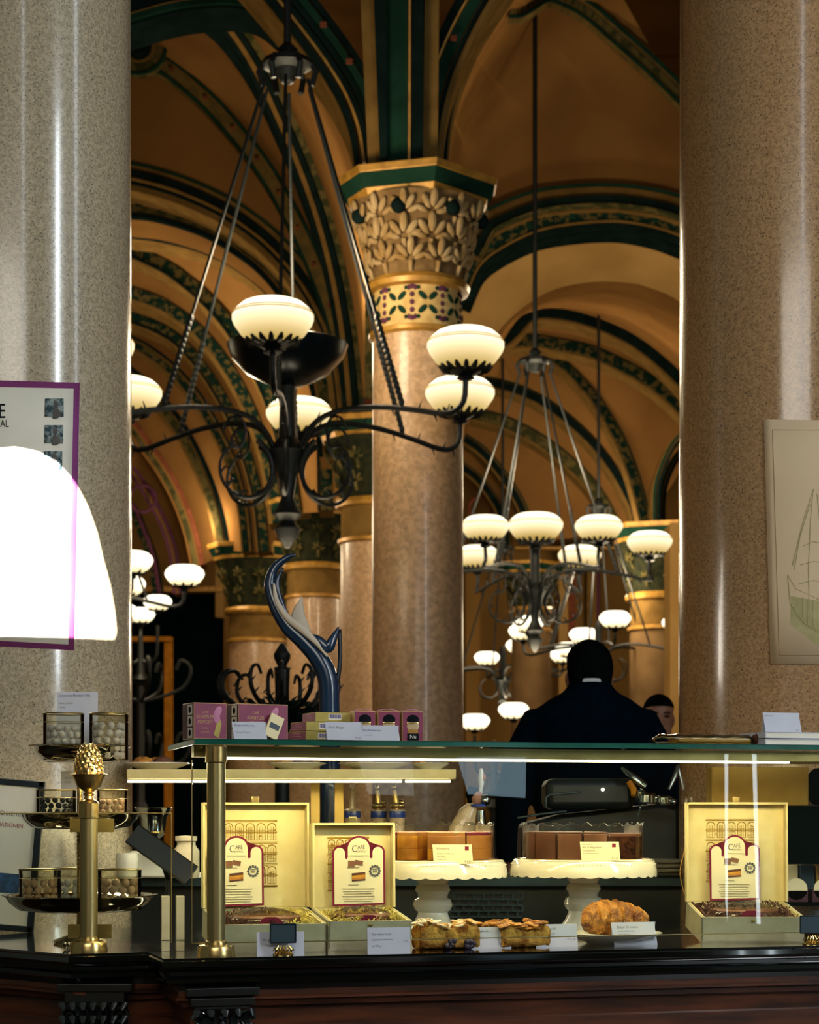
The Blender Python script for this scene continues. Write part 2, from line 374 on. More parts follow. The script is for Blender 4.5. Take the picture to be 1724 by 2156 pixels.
# dark arch across the top left
T0 = curve3([(180, 90), (240, 50), (300, 28), (380, 8), (470, 0), (540, 12), (600, 60)], Y=13.0)
arch(T0, (-50, 16, .4), [(-30, -6, .05, 'teal'), (-2, 0, .05, 'tan'), (0, 12, .04, 'green')], 'teal', (-20, 8, 7, 'red'))
L1 = curve3([(120, 322), (200, 326), (277, 338), (330, 350), (399, 372), (483, 410), (540, 447), (590, 487), (640, 540), (678, 592), (707, 645), (730, 700), (748, 780), (760, 890)], 56, 19.4)
arch(L1, (0, 62, .5), [(4, 9, .03, 'green'), (22, 36, .07, 'teal'), (40, 44, .09, 'tan'), (46, 50, .05, 'teal')], 'tan')
L3 = curve3([(120, 396), (200, 396), (277, 404), (330, 410), (399, 428), (460, 452), (520, 487), (580, 533), (630, 592), (665, 655), (690, 730), (708, 810), (722, 890), (726, 960)], 56, 19.9)
arch(L3, (0, 54, .7), [(2, 6, .03, 'teal'), (10, 42, .02, 'olive'), (46, 56, .05, 'teal')], 'plaster', (26, 9, 4, 'patt'))
L4 = curve3([(120, 458), (200, 460), (277, 470), (330, 476), (399, 491), (450, 509), (500, 534), (560, 577), (610, 632), (648, 700), (676, 790), (695, 890), (700, 1075)], 56, 21.2)
arch(L4, (0, 30, .5), [(0, 24, .04, 'patt'), (26, 31, .05, 'teal')], 'tan')
L5 = curve3([(120, 470), (200, 485), (277, 515), (320, 534), (364, 557), (400, 584), (434, 613), (483, 666), (530, 737), (570, 812), (600, 900), (622, 1000), (634, 1080)], 50, 22.8)
arch(L5, (-16, 28, .5), [(-14, -10, .03, 'teal'), (0, 22, .05, 'patt'), (22, 26, .06, 'teal')], 'tan')
L6 = curve3([(120, 570), (200, 580), (277, 606), (330, 624), (364, 642), (400, 667), (434, 698), (470, 740), (505, 795), (540, 865), (570, 950), (588, 1040), (596, 1100)], 50, 24.2)
arch(L6, (-12, 30, .5), [(-10, -7, .03, 'teal'), (0, 22, .05, 'patt')], 'tan')
L7 = curve3([(120, 625), (200, 635), (277, 658), (330, 678), (380, 708), (430, 762), (470, 822), (505, 890), (534, 970), (556, 1060), (566, 1160)], 46, 25.6)
arch(L7, (-6, 26, .5), [(0, 16, .05, 'patt'), (18, 22, .05, 'teal')], 'tan')
L8 = curve3([(120, 670), (200, 685), (277, 712), (320, 735), (370, 775), (415, 825), (450, 880), (482, 940), (506, 1005), (522, 1080), (530, 1160)], 46, 26.8)
arch(L8, (-8, 22, .5), [(-6, 0, .04, 'teal'), (6, 18, .05, 'patt')], 'tan')
L9 = curve3([(140, 700), (200, 720), (277, 780), (310, 806), (350, 850), (390, 905), (422, 965), (450, 1032), (470, 1100), (480, 1160)], 46, 28.0)
arch(L9, (-8, 26, .5), [(-8, 2, .05, 'teal'), (6, 20, .04, 'olive')], 'tan')
L10 = curve3([(200, 860), (277, 890), (310, 930), (350, 985), (385, 1050), (410, 1120), (425, 1190)], 40, 29.0)
arch(L10, (-6, 24, .5), [(-6, 2, .05, 'red'), (8, 18, .04, 'olive')], 'plaster')
L11 = curve3([(200, 940), (277, 985), (305, 1018), (335, 1070), (358, 1120), (372, 1170), (380, 1250)], 40, 29.8)
arch(L11, (-4, 16, .4), [(-4, 3, .05, 'violet'), (10, 16, .05, 'violet')], 'plaster')
L12 = curve3([(220, 1000), (277, 1060), (300, 1110), (322, 1170), (336, 1250)], 30, 30.2)
arch(L12, (-4, 14, .4), [(-4, 3, .05, 'violet')], 'patt')
def web2(a, b, m_='plaster', n=16, p=8):
    # severy between two ribs, falling quickly back from the first rib
    ceiln[0] += 1; mb = MB(); rows = []
    for i in range(len(a)):
        row = []
        for k in range(n+1):
            u = (k/n)**1.5; e = 1-(1-u)**p; row.append(P(a[i].x+(b[i].x-a[i].x)*u, a[i].y+(b[i].y-a[i].y)*u, a[i].z+(b[i].z-a[i].z)*e))
        rows.append(row)
    mb.grid(rows)
    return mb.build('ceiling.%03d' % (ceiln[0]-1), M[m_], kind='structure')
def on_surface(c, o, off=.03):
    # lay a traced line on the vault surface o (measured along the line of sight)
    from mathutils.bvhtree import BVHTree
    bv = BVHTree.FromPolygons([v.co for v in o.data.vertices], [p.vertices[:] for p in o.data.polygons]); out = []
    for q in c:
        d = P(q.x, q.y, 1.0)-Vector((0, 0, CZ)); h = bv.ray_cast(Vector((0, 0, CZ)), d)
        out.append(Vector((q.x, q.y, h[0].y-off if h[0] else (out[-1].z if out else q.z))))
    return out
def resample(c, n):
    return [c[0].lerp(c[0], 0) if n == 1 else c[min(int(i/(n-1)*(len(c)-1)), len(c)-1)] for i in range(n)]
def dY(c, d, off=0): return [Vector((p.x, p.y+off, p.z+d)) for p in c]
n_ = 40
WL = web2(resample(S2, n_), resample(dY(L1, .02, 6), n_), 'plaster', 16, 4)
web(resample(dY(L3, .6, 30), n_), resample(L4, n_), 'plaster', 4)
for a, b in ((L4, L5), (L5, L6), (L6, L7), (L7, L8), (L8, L9), (L9, L10), (L10, L11)):
    web(resample(dY(a, .45, 2), n_), resample(dY(b, .05, 0), n_), 'plaster', 6)
# web above the near arch
web(resample(dY(S1, .5, 0), n_), resample(dY(S2, .3, 0), n_), 'plaster', 8)
# painted groin of the vault with its round boss
def webpt(x, y): return x, y
G1 = curve3([(285, 128, 17.6), (345, 140, 17.7), (430, 208, 17.9), (500, 285, 18.1), (560, 365, 18.3), (612, 455, 18.5), (655, 545, 18.8), (695, 650, 19.0), (722, 750, 19.1)], 40)
G1 = on_surface(G1, WL, .10)
arch(G1, (-20, 18, .15), [(-20, -13, .03, 'green'), (-13, -10, .02, 'tan'), (12, 18, .03, 'green')], 'groin', (0, 5, 4, 'red'))
def ring(cx, cy, r, w, Y, m_, name='trim'):
    trimn[0] += 1; b = MB(); c = P(cx, cy, Y); R = r*Y/F; W = w*Y/F
    pts = [c+Vector((R*math.cos(2*PI*i/32), 0, R*math.sin(2*PI*i/32))) for i in range(33)]
    b.tube(pts, W/2, 8, cap=False)
    return b.build('trim_%d' % trimn[0], M[m_], kind='structure')
trimn[0] += 1
bo = MB(); Yb0 = on_surface([Vector((310, 110, 17))], WL)[0].z-.12; c0 = P(292, 100, Yb0); bo.tube([c0+Vector((0, .1, 0)), c0-Vector((0, .03, 0))], [.27, .26], 28)
bor = bo.build('trim_%d' % trimn[0], M['olive'], kind='structure')
for r_, w_, m_ in ((.27, .02, 'green'), (.15, .012, 'tan')):
    b = MB(); b.tube([c0+Vector((r_*math.cos(i*PI/16), -.03, r_*math.sin(i*PI/16))) for i in range(33)], w_, 6, cap=False); b.build('painted_band', M[m_], bor, kind='structure')
b = MB(); b.tube([c0-Vector((0, .01, 0)), c0-Vector((0, .1, 0))], [.14, .1], 20); b.build('boss_knob', M['teal'], bor, kind='structure')
# stubs of the groin running left of the boss
G0 = curve3([(180, 180, 17.7), (240, 158, 17.6), (285, 148, 17.6)], 10)
G0 = on_surface(G0, WL, .10)
arch(G0, (-8, 6, .1), [(-8, -5, .03, 'green'), (3, 6, .03, 'green')], 'groin')
# tracery ring far left
ring(300, 1050, 28, 7, 29.5, 'violet')
# --- shafts rising from the middle capital ---
for (x0, x1, m_, pr) in ((775, 800, 'tan', 0), (800, 815, 'teal', .06), (817, 858, 'green', .02), (859, 864, 'gold', .04), (866, 890, 'teal', .06), (890, 921, 'tan', 0)):
    trimn[0] += 1; b = MB(); Yb = 11.72-pr
    b.add([P(x0, 350, Yb), P(x1, 350, Yb), P(x1+(x1-848)*.05, -60, Yb-.2), P(x0+(x0-848)*.12-10*(x0 < 848), -60, Yb-.2),
           P(x0, 350, Yb+.4), P(x1, 350, Yb+.4), P(x1, -60, Yb+.2), P(x0, -60, Yb+.2)],
          [(0, 1, 2, 3), (4, 7, 6, 5), (0, 4, 5, 1), (1, 5, 6, 2), (2, 6, 7, 3), (3, 7, 4, 0)])
    r0 = b.build('trim_%d' % trimn[0], M[m_], kind='structure')
    if m_ == 'green':
        b = MB(); c0 = P(837, 152, Yb-.08)
        for k in range(4): b.ball(c0+Vector((.035*math.cos(k*PI/2+PI/4), 0, .035*math.sin(k*PI/2+PI/4))), .028, 8, 6, (1, .4, 1))
        b.build('painted_rosettes', M['tan'], r0, kind='structure')
# --- right bay ---
RN = curve3([(922, 345), (928, 270), (942, 200), (965, 130), (1000, 55), (1045, -20), (1110, -110), (1200, -190)], 36, 11.9, 11.6)
arch(RN, (-62, 10, .5), [(-60, -44, .05, 'teal'), (-42, -38, .04, 'gold'), (-36, -14, .02, 'green'), (-10, -2, .05, 'teal')][::1], 'tan', (-26, 8, 7, 'red'))
arch(dY([Vector((p.x+14, p.y, p.z)) for p in RN], .3), (-12, 8, .3), [(-12, 4, .05, 'teal')], 'tan')
R1 = curve3([(968, 520), (1000, 462), (1035, 436), (1120, 403), (1190, 392), (1270, 388), (1350, 394), (1430, 412), (1520, 450), (1600, 510)], 48, 19.0)
arch(R1, (-4, 50, .5), [(0, 5, .04, 'green'), (28, 44, .08, 'teal'), (46, 50, .1, 'olive')], 'tan')
R2 = curve3([(950, 620), (985, 545), (1040, 500), (1120, 462), (1200, 446), (1290, 440), (1360, 448), (1430, 468), (1520, 510), (1600, 570)], 48, 19.2)
arch(R2, (-4, 46, .4), [(0, 26, .05, 'patt'), (28, 32, .07, 'tan'), (34, 46, .06, 'teal')], 'teal', (13, 8, 6, 'green'))
# light soffit wall with the opening
R3 = curve3([(938, 680), (985, 580), (1040, 535), (1120, 498), (1200, 481), (1290, 476), (1360, 484), (1430, 506), (1520, 550), (1600, 610)], 48, 19.4)
R4 = curve3([(975, 930), (985, 840), (1010, 760), (1048, 700), (1079, 666), (1132, 626), (1185, 604), (1255, 593), (1317, 595), (1361, 604), (1432, 636), (1520, 720)], 48, 20.4)
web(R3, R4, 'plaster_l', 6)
WR = web2(resample(dY([Vector((p.x+8, p.y, p.z)) for p in RN], .2), n_), resample(dY(R1, .1, 4), n_), 'plaster', 20, 8)
G2 = curve3([(1060, 20, 14.6), (1095, 22, 14.6), (1150, -10, 14.6), (1190, 0, 14.7), (1240, 28, 14.9), (1300, 80, 15.1), (1370, 142, 15.4), (1440, 210, 15.6), (1520, 290, 15.8)], 40)
G2 = on_surface(G2, WR, .12)
arch(G2[2:], (-22, 16, .12), [(-22, -16, .03, 'green'), (-7, 5, .015, 'olive'), (10, 15, .03, 'green')], 'groin')
r_arcs = [
 ([(1040, 720), (1075, 690), (1100, 662), (1130, 648), (1190, 651), (1260, 670), (1330, 702), (1390, 745), (1440, 792), (1500, 860)], 27.2, (-6, 22), 'teal'),
 ([(1020, 720), (1069, 707), (1120, 704), (1173, 712), (1225, 722), (1278, 740), (1365, 785), (1431, 836), (1490, 900)], 28.3, (-4, 24), 'patt'),
 ([(1050, 712), (1090, 712), (1131, 722), (1191, 759), (1243, 811), (1285, 870), (1319, 936), (1347, 1013), (1367, 1095)], 29.3, (-4, 18), 'patt'),
 ([(985, 800), (1027, 797), (1104, 818), (1173, 856), (1243, 915), (1295, 978), (1337, 1054), (1350, 1105)], 30.3, (-4, 16), 'teal'),
 ([(960, 850), (999, 860), (1069, 880), (1138, 915), (1191, 953), (1243, 1002), (1282, 1056), (1310, 1120)], 31.2, (-4, 22), 'olive'),
 ([(940, 885), (978, 915), (1017, 943), (1055, 985), (1086, 1030), (1109, 1076), (1122, 1140)], 32.0, (-4, 14), 'teal'),
 ([(950, 960), (978, 978), (1010, 1002), (1041, 1040), (1062, 1080), (1076, 1150)], 32.8, (-4, 14), 'teal'),
]
rc = []
for pts, Y, wd, m_ in r_arcs:
    c = curve3(pts, 40, Y); rc.append(c)
    arch(c, (wd[0]-6, wd[1]+4, .45), [(wd[0], wd[0]+3, .03, 'green'), (wd[0]+6, wd[1], .05, m_)], 'tan')
web(resample(R4, n_), resample(dY(rc[0], 0), n_), 'plaster', 4)
for a, b in zip(rc[:-1], rc[1:]): web(resample(dY(a, .4, 2), n_), resample(b, n_), 'plaster', 6)
for pts, Y in (([(1376, 1110), (1377, 1031), (1390, 983), (1411, 938), (1436, 912), (1480, 890)], 26.0), ([(1388, 1110), (1390, 1040), (1405, 990), (1430, 950), (1470, 925)], 26.8)):
    arch(curve3(pts, 24, Y), (-4, 12, .4), [(-2, 3, .04, 'green'), (6, 12, .05, 'teal')], 'tan')
arch(curve3([(1172, 1100), (1180, 1060), (1196, 1030), (1214, 1016)], 16, 33.5), (-2, 14, .3), [(0, 5, .05, 'red')], 'olive')
ring(1011, 1070, 24, 8, 33.4, 'red')
# --- enclosing shell ---
MB().box((0, 17.5, -.05), (24, 39, .1)).build('floor', M['floor'], kind='structure', smooth=0)
MB().box((0, 35.1, 6), (24, .2, 12)).build('wall_far', M['wallorange'], kind='structure', smooth=0)
MB().box((-9.0, 21, 6), (.2, 28, 12)).build('wall_left', M['wallorange'], kind='structure', smooth=0)
MB().box((10.5, 21, 6), (.2, 28, 12)).build('wall_right', M['wallorange'], kind='structure', smooth=0)
ceiln[0] += 1
MB().box((0, 21, 11.6), (22, 28, .2)).build('ceiling.%03d' % (ceiln[0]-1), M['plaster'], kind='structure', smooth=0)
# far pilasters and the dark doorway on the left
def struct_box(x0, x1, y0, y1, Y, m_, d=.5, name=None, to_floor=False):
    trimn[0] += 1
    a = P(x0, y0, Y); b2 = P(x1, y1, Y); zb = 0 if to_floor else b2.z
    return MB().box(((a.x+b2.x)/2, Y+d/2, (a.z+zb)/2), (b2.x-a.x, d, a.z-zb)).build(name or 'trim_%d' % trimn[0], M[m_], kind='structure', smooth=0, bevel=.01)
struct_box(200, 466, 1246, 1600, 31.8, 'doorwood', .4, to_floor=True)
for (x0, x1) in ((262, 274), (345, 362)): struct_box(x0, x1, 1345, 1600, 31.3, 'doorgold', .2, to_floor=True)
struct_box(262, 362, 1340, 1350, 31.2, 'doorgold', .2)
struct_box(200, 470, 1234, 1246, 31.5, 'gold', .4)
struct_box(453, 470, 1165, 1300, 31.6, 'plaster_l', .4)
for (x0, x1, m_) in ((980, 1010, 'wallorange'), (1176, 1196, 'plaster_l'), (1196, 1212, 'red'), (1236, 1256, 'tan'), (1256, 1262, 'violet'), (1330, 1350, 'tan'), (1350, 1400, 'wallorange')):
    struct_box(x0, x1, 1160, 1600, 33.6, m_, .4, to_floor=True)
# pale dado sill visible high between pilasters
struct_box(980, 1440, 1150, 1156, 33.4, 'gold', .3)
struct_box(1411, 1437, 1100, 1600, 20.5, 'plaster_l', .5, to_floor=True)
struct_box(1431, 1520, 1140, 1600, 21.5, 'wallorange', .5, to_floor=True)
# ---------- columns ----------
def column(cx, cz_top, Y, r, label, m_='stone_m', detail=1, top_r=None, abac=None, h_cap=None, band=True, group=None, rz=0):
    # cz_top: z of the abacus top
    X = xx(cx, Y); t = thing('stone_column', label, 'column', (X, Y, 0), 0, group)
    k = r/.288
    zt = cz_top; za = zt-.16*k; zb = zt-.64*k; zr = zb-.05*k; zd = zr-.26*k; zl = zd-.04*k
    n = 48 if detail else 28
    MB().lathe([(r*1.25, 0), (r*1.25, .12), (r*1.1, .2), (r*1.02, .26), (r*1.0, .32), (r*1.0, zl*.5), (r*.985, zl)], n=n).build('shaft', M[m_], t)
    MB().lathe([(r*1.0, zl-.01), (r*1.07, zl+.005), (r*1.07, zd-.01*k), (r*.98, zd)], n=n).build('lower_ring', M['gold'], t)
    drum = MB().lathe([(r*.97, zd-.01), (r*.97, zr+.01)], n=n).build('painted_drum', M['cream' if detail else 'tan'], t)
    if detail:
        b1 = MB(); b2 = MB(); zc = (zd+zr)/2
        for i in range(9):
            a = 2*PI*i/9+.05+rz
            for s1 in (-1, 1):
                for s2 in (-1, 1):
                    aa = a+s1*.115; z = zc+s2*.042*k
                    b1.ball((r*.975*math.cos(aa), r*.975*math.sin(aa), z), .036*k, 8, 5, (.22, .5, 1.0), Matrix.Rotation(aa, 3, 'Z') @ Matrix.Rotation(-s1*s2*.8, 3, 'X'))
                    b1.ball((r*.975*math.cos(a+s1*.21), r*.975*math.sin(a+s1*.21), zc+s2*.09*k), .014*k, 6, 4, (.4, 1, 1), Matrix.Rotation(aa, 3, 'Z'))
            a2 = a+2*PI/18
            for j in range(5):
                b2.ball((r*.975*math.cos(a2), r*.975*math.sin(a2), zc+(j-2)*.048*k), .018*k, 6, 4, (.3, 1, 1), Matrix.Rotation(a2, 3, 'Z'))
            for s in (-1, 1):
                aa = a2+s*.07
                for j in (-1, 1): b2.ball((r*.975*math.cos(aa), r*.975*math.sin(aa), zc+j*.09*k), .012*k, 6, 4, (.3, 1, 1.6), Matrix.Rotation(aa, 3, 'Z'))
        b1.build('painted_leaves', M['green'], drum); b2.build('painted_lozenges', M['violet'], drum)
    MB().lathe([(r*.98, zr-.02*k), (r*1.12, zr-.01*k), (r*1.15, zr+.02*k), (r*1.08, zb+.0), (r*.98, zb+.01)], n=n).build('neck_ring', M['gold'], t)
    bell = [(r*1.0, zb), (r*1.02, zb+.1*k), (r*1.1, zb+.25*k), (r*1.28, zb+.38*k), (r*1.46, za)]
    cap = MB().lathe(bell, n=n).build('capital', M['capground' if detail else 'capdark'], t)
    lv = MB()
    def rb(z):
        for (r0, z0), (r1, z1) in zip(bell[:-1], bell[1:]):
            if z <= z1: return r0+(r1-r0)*(z-z0)/(z1-z0)
        return bell[-1][0]
    rows = [(.07, 11, .105), (.20, 12, .115), (.34, 14, .105)] if detail else [(.12, 9, .07), (.30, 11, .07)]
    for ri, (dz, cnt, s) in enumerate(rows):
        for i in range(cnt):
            a = 2*PI*(i+.5*(ri % 2))/cnt+rz; z = zb+dz*k; s2 = s*k
            for lobe in range(-2, 3):
                la = lobe*.62+random.uniform(-.1, .1); ln = s2*(1-.13*abs(lobe))
                du = math.sin(la)*ln*.8; dv = math.cos(la)*ln*.8; aa = a+du/rb(z+dv); rr = rb(z+dv)+.014*k+.02*k*(1-abs(lobe)*.3)
                R = Matrix.Rotation(aa, 3, 'Z') @ Matrix.Rotation(-la, 3, 'X') @ Matrix.Rotation(.25, 3, 'Y')
                lv.ball((rr*math.cos(aa), rr*math.sin(aa), z+dv), ln*.55, 8, 6, (.34, .42, 1), R)
            lv.tube([(rb(z-.06*k)*math.cos(a), rb(z-.06*k)*math.sin(a), z-.07*k), ((rb(z)+.02*k)*math.cos(a), (rb(z)+.02*k)*math.sin(a), z)], [.012*k, .016*k], 6)
    lv.build('carved_leaves', M['capstone' if detail else 'olive'], cap)
    if detail:
        b = MB()
        for a in (205, 253, 302, 350, 30, 80, 130):
            a = math.radians(a); rr = rb(za-.09*k)+.03
            b.ball((rr*math.cos(a), rr*math.sin(a), za-.10*k), .048*k, 14, 10)
        b.build('dark_bosses', M['teal'], cap)
    angs = abac or [192, 224, 283, 348, 12, 44, 103, 168]
    def poly(R_): return [(R_*math.cos(math.radians(a)), R_*math.sin(math.radians(a))) for a in angs]
    ab = MB()
    ps = [(1.50, za), (1.58, za+.03*k), (1.66, za+.06*k), (1.70, za+.12*k), (1.76, za+.125*k), (1.76, zt)]
    def slab(lo, hi, z0, z1, m__, nm):
        b = MB(); A = poly(r*lo); B = poly(r*hi); q = len(A)
        b.add([(x, y, z0) for x, y in A]+[(x, y, z1) for x, y in B], [tuple(range(q-1, -1, -1)), tuple(range(q, 2*q))]+[(i, (i+1) % q, (i+1) % q+q, i+q) for i in range(q)])
        return b.build(nm, M[m__], t, smooth=0, bevel=.004)
    slab(1.50, 1.56, za-.005, za+.035*k, 'gold', 'abacus_moulding')
    slab(1.56, 1.72, za+.035*k, za+.115*k, 'green', 'abacus')
    slab(1.74, 1.78, za+.115*k, zt, 'gold', 'abacus_moulding')
    return t
column(879, 5.17, 12.0, .288, 'pinkish stone column with leafy carved capital and painted neck drum, in the middle of the hall')
column(790, 5.17, 19.4, .36, 'column half hidden behind the left side of the middle column', detail=0)
column(662, 5.17, 24.4, .36, 'dark capped column seen behind the blue glass sculpture', detail=0)
column(540, 5.17, 28.4, .42, 'farthest pale column beside the dark doorway on the left', detail=0)
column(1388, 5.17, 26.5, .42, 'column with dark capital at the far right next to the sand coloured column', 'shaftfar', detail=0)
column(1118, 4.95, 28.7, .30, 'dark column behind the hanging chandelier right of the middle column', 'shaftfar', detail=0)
for (cx, sgn, r, Y, m_, lab) in ((37, -1, .295, 4.95, 'stone_l', 'thick speckled grey column with a violet bordered poster, left edge'), (1672, 1, .30, 4.98, 'stone_r', 'thick speckled sand brown column with a pale ivory poster, right edge')):
    t = thing('stone_column', lab, 'column', (xx(cx, Y), Y, 0))
    MB().lathe([(r*1.1, 0), (r*1.1, .1), (r*1.0, .16), (r, 1.5), (r*.985, 4.0), (r*.975, 6.2)], n=96).build('shaft', M[m_], t, smooth=60)
    MB().lathe([(r*1.2, 0), (r*1.2, .07), (r*1.12, .12)], n=64).build('base_ring', M[m_], t)
colL = (xx(37, 4.95), 4.95, .293); colR = (xx(1672, 4.98), 4.98, .298)
def on_cyl(px, py, col, off=.003):
    cx, cy, r = col; r = r+off; dx, dy = (px-CX)/F, 1.0
    a = dx*dx+1; b = -2*(dx*cx+cy); c = cx*cx+cy*cy-r*r; disc = max(b*b-4*a*c, 0)
    Y = (-b-math.sqrt(disc))/(2*a)
    return Vector((dx*Y, Y, CZ-(py-HY)/F*Y))
def cyl_patch(mb, x0, y0, x1, y1, col, off, nx=10, ny=4, sk=None):
    # sk: list of 4 corner px points (tl,tr,br,bl)
    q = sk or [(x0, y0), (x1, y0), (x1, y1), (x0, y1)]; rows = []
    for j in range(ny+1):
        v = j/ny; row = []
        for i in range(nx+1):
            u = i/nx
            x = (q[0][0]*(1-u)+q[1][0]*u)*(1-v)+(q[3][0]*(1-u)+q[2][0]*u)*v
            y = (q[0][1]*(1-u)+q[1][1]*u)*(1-v)+(q[3][1]*(1-u)+q[2][1]*u)*v
            row.append(on_cyl(x, y, col, off))
        rows.append(row)
    mb.grid(rows); return mb
def wrap_text(body, px, py, size_px, col, off, m_, parent, sx=1.0):
    s = size_px*col[1]/F*.9
    o = text(body, 1.0, m_, parent, sx=sx)
    for v in o.data.vertices:
        p = on_cyl(px+v.co.x*size_px, py-v.co.z*size_px, col, off); v.co = p
    return o
def patch_obj(name, m_, parent, col, off, sk, nx=12, ny=4, solid=0.0006):
    return cyl_patch(MB(), 0, 0, 0, 0, col, off, nx, ny, sk).build(name, m_, parent, solid=solid, smooth=60)
# left poster
t = thing('wall_poster', 'white poster with violet border and three small portraits curved round the left column', 'poster')
patch_obj('border', M['magt'], t, colL, .003, [(-170, 796), (168, 806), (156, 1369), (-170, 1352)])
patch_obj('sheet', M['paper'], t, colL, .0045, [(-170, 812), (155, 818), (144, 1357), (-170, 1340)])
for (x, y) in ((95, 839), (94, 895), (92, 950)):
    p = patch_obj('portrait', M['photo'], t, colL, .006, [(x, y), (x+39, y), (x+39, y+39), (x-1, y+38)], 3, 2)
    b = MB(); c = on_cyl(x+20, y+13, colL, .0066); b.ball(c, .009, 12, 8, (1, .15, 1.2)); b.ball(c-Vector((0, 0, .022)), .016, 12, 8, (1, .15, .8))
    b.build('sitter', M['ink'], p)
wrap_text('CAFE', -62, 880, 44, colL, .006, M['inkd'], t, .72); wrap_text('CENTRAL', -50, 899, 22, colL, .006, M['inkd'], t, .72)
b = MB()
for k in range(5):
    b.tube([on_cyl(-10+k*8, 968-3*math.sin(k), colL, .006), on_cyl(-4+k*8, 972, colL, .006)], .002, 5)
b.tube([on_cyl(-20, 962, colL, .006), on_cyl(10, 962, colL, .006), on_cyl(24, 960, colL, .006), on_cyl(27, 972, colL, .006)], .001, 5)
b.tube([on_cyl(-20, 986, colL, .006), on_cyl(10, 984, colL, .006), on_cyl(20, 978, colL, .006)], .0015, 5)
b.build('red_banner_drawing', M['inkr'], t)
wrap_text('CAKES', -30, 1172, 15, colL, .006, M['inkr'], t)
# right poster
t = thing('wall_poster', 'ivory poster with a faint tall ship drawing on the right column', 'poster')
patch_obj('sheet', M['ivory'], t, colR, .004, [(1608, 883), (1800, 886), (1800, 1400), (1622, 1398)])
b = MB()
for seg in (((1626, 905), (1640, 1380)), ((1640, 1380), (1790, 1380)), ((1626, 905), (1790, 906))):
    b.tube([on_cyl(seg[0][0]+(seg[1][0]-seg[0][0])*i/8, seg[0][1]+(seg[1][1]-seg[0][1])*i/8, colR, .0048) for i in range(9)], .0006, 5)
b.build('fine_border_line', M['kraft'], t)
b = MB()
for pl in (((1658, 1210), (1664, 1270), (1690, 1310), (1724, 1328), (1760, 1332)), ((1658, 1210), (1676, 1240), (1724, 1262)), ((1712, 1030), (1706, 1100), (1702, 1200), (1704, 1300)),
           ((1712, 1030), (1690, 1100), (1668, 1190)), ((1706, 1060), (1684, 1130), (1672, 1200)), ((1720, 1040), (1730, 1140), (1740, 1240)), ((1672, 1290), (1700, 1318), (1730, 1336)),
           ((1690, 1150), (1712, 1140), (1730, 1144)), ((1684, 1190), (1712, 1182), (1736, 1186)), ((1680, 1230), (1712, 1222), (1740, 1226)), ((1700, 1262), (1700, 1316)), ((1690, 1256), (1690, 1308)), ((1712, 1262), (1712, 1322))):
    b.tube([on_cyl(x, y, colR, .0048) for x, y in pl], .0011, 5)
b.build('ship_drawing', M['sketch'], t)
b = MB(); rows = []
for i in range(9):
    rows.append([on_cyl(1664+i*12, 1255+k*(10+i*1.2)+i*2, colR, .0044) for k in range(7)])
b.grid(rows); b.build('hull_wash', M['sketch'], t)
# ---------- chandeliers ----------
def bowl(parent, loc, k=1.0, m_='bowl', detail=1):
    # opal glass bowl on a leafy metal crown; child parts at loc
    x, y, z = loc; n = 40 if detail else 20
    g = MB(); g.lathe([(.085, -.115), (.12, -.10), (.165, -.062), (.198, -.015), (.208, .012), (.206, .032), (.19, .062), (.155, .092), (.125, .104), (.10, .10)], n=n)
    g.v = [v*k for v in g.v]
    o = g.build('glass_bowl', M[m_], parent, loc=loc)
    if detail:
        for (r, zc) in ((.208, .034), (.200, .047)):
            MB().lathe([((r+.001)*k, (zc-.003)*k), ((r+.003)*k, zc*k), ((r+.001)*k, (zc+.003)*k)], n=n, cap=False).build('etched_line', M['band'], o)
    c = MB(); c.lathe([(.03, -.165), (.05, -.155), (.035, -.14), (.07, -.125), (.10, -.112), (.10, -.10)], n=16)
    L = 16 if detail else 8
    for i in range(L):
        a = 2*PI*i/L
        c.tube([(.09*math.cos(a), .09*math.sin(a), -.112), (.124*math.cos(a), .124*math.sin(a), -.104), (.144*math.cos(a), .144*math.sin(a), -.086)], [.014, .016, .007], 6)
    c.v = [v*k for v in c.v]
    c.build('leaf_crown', M['iron'], o)
    return o
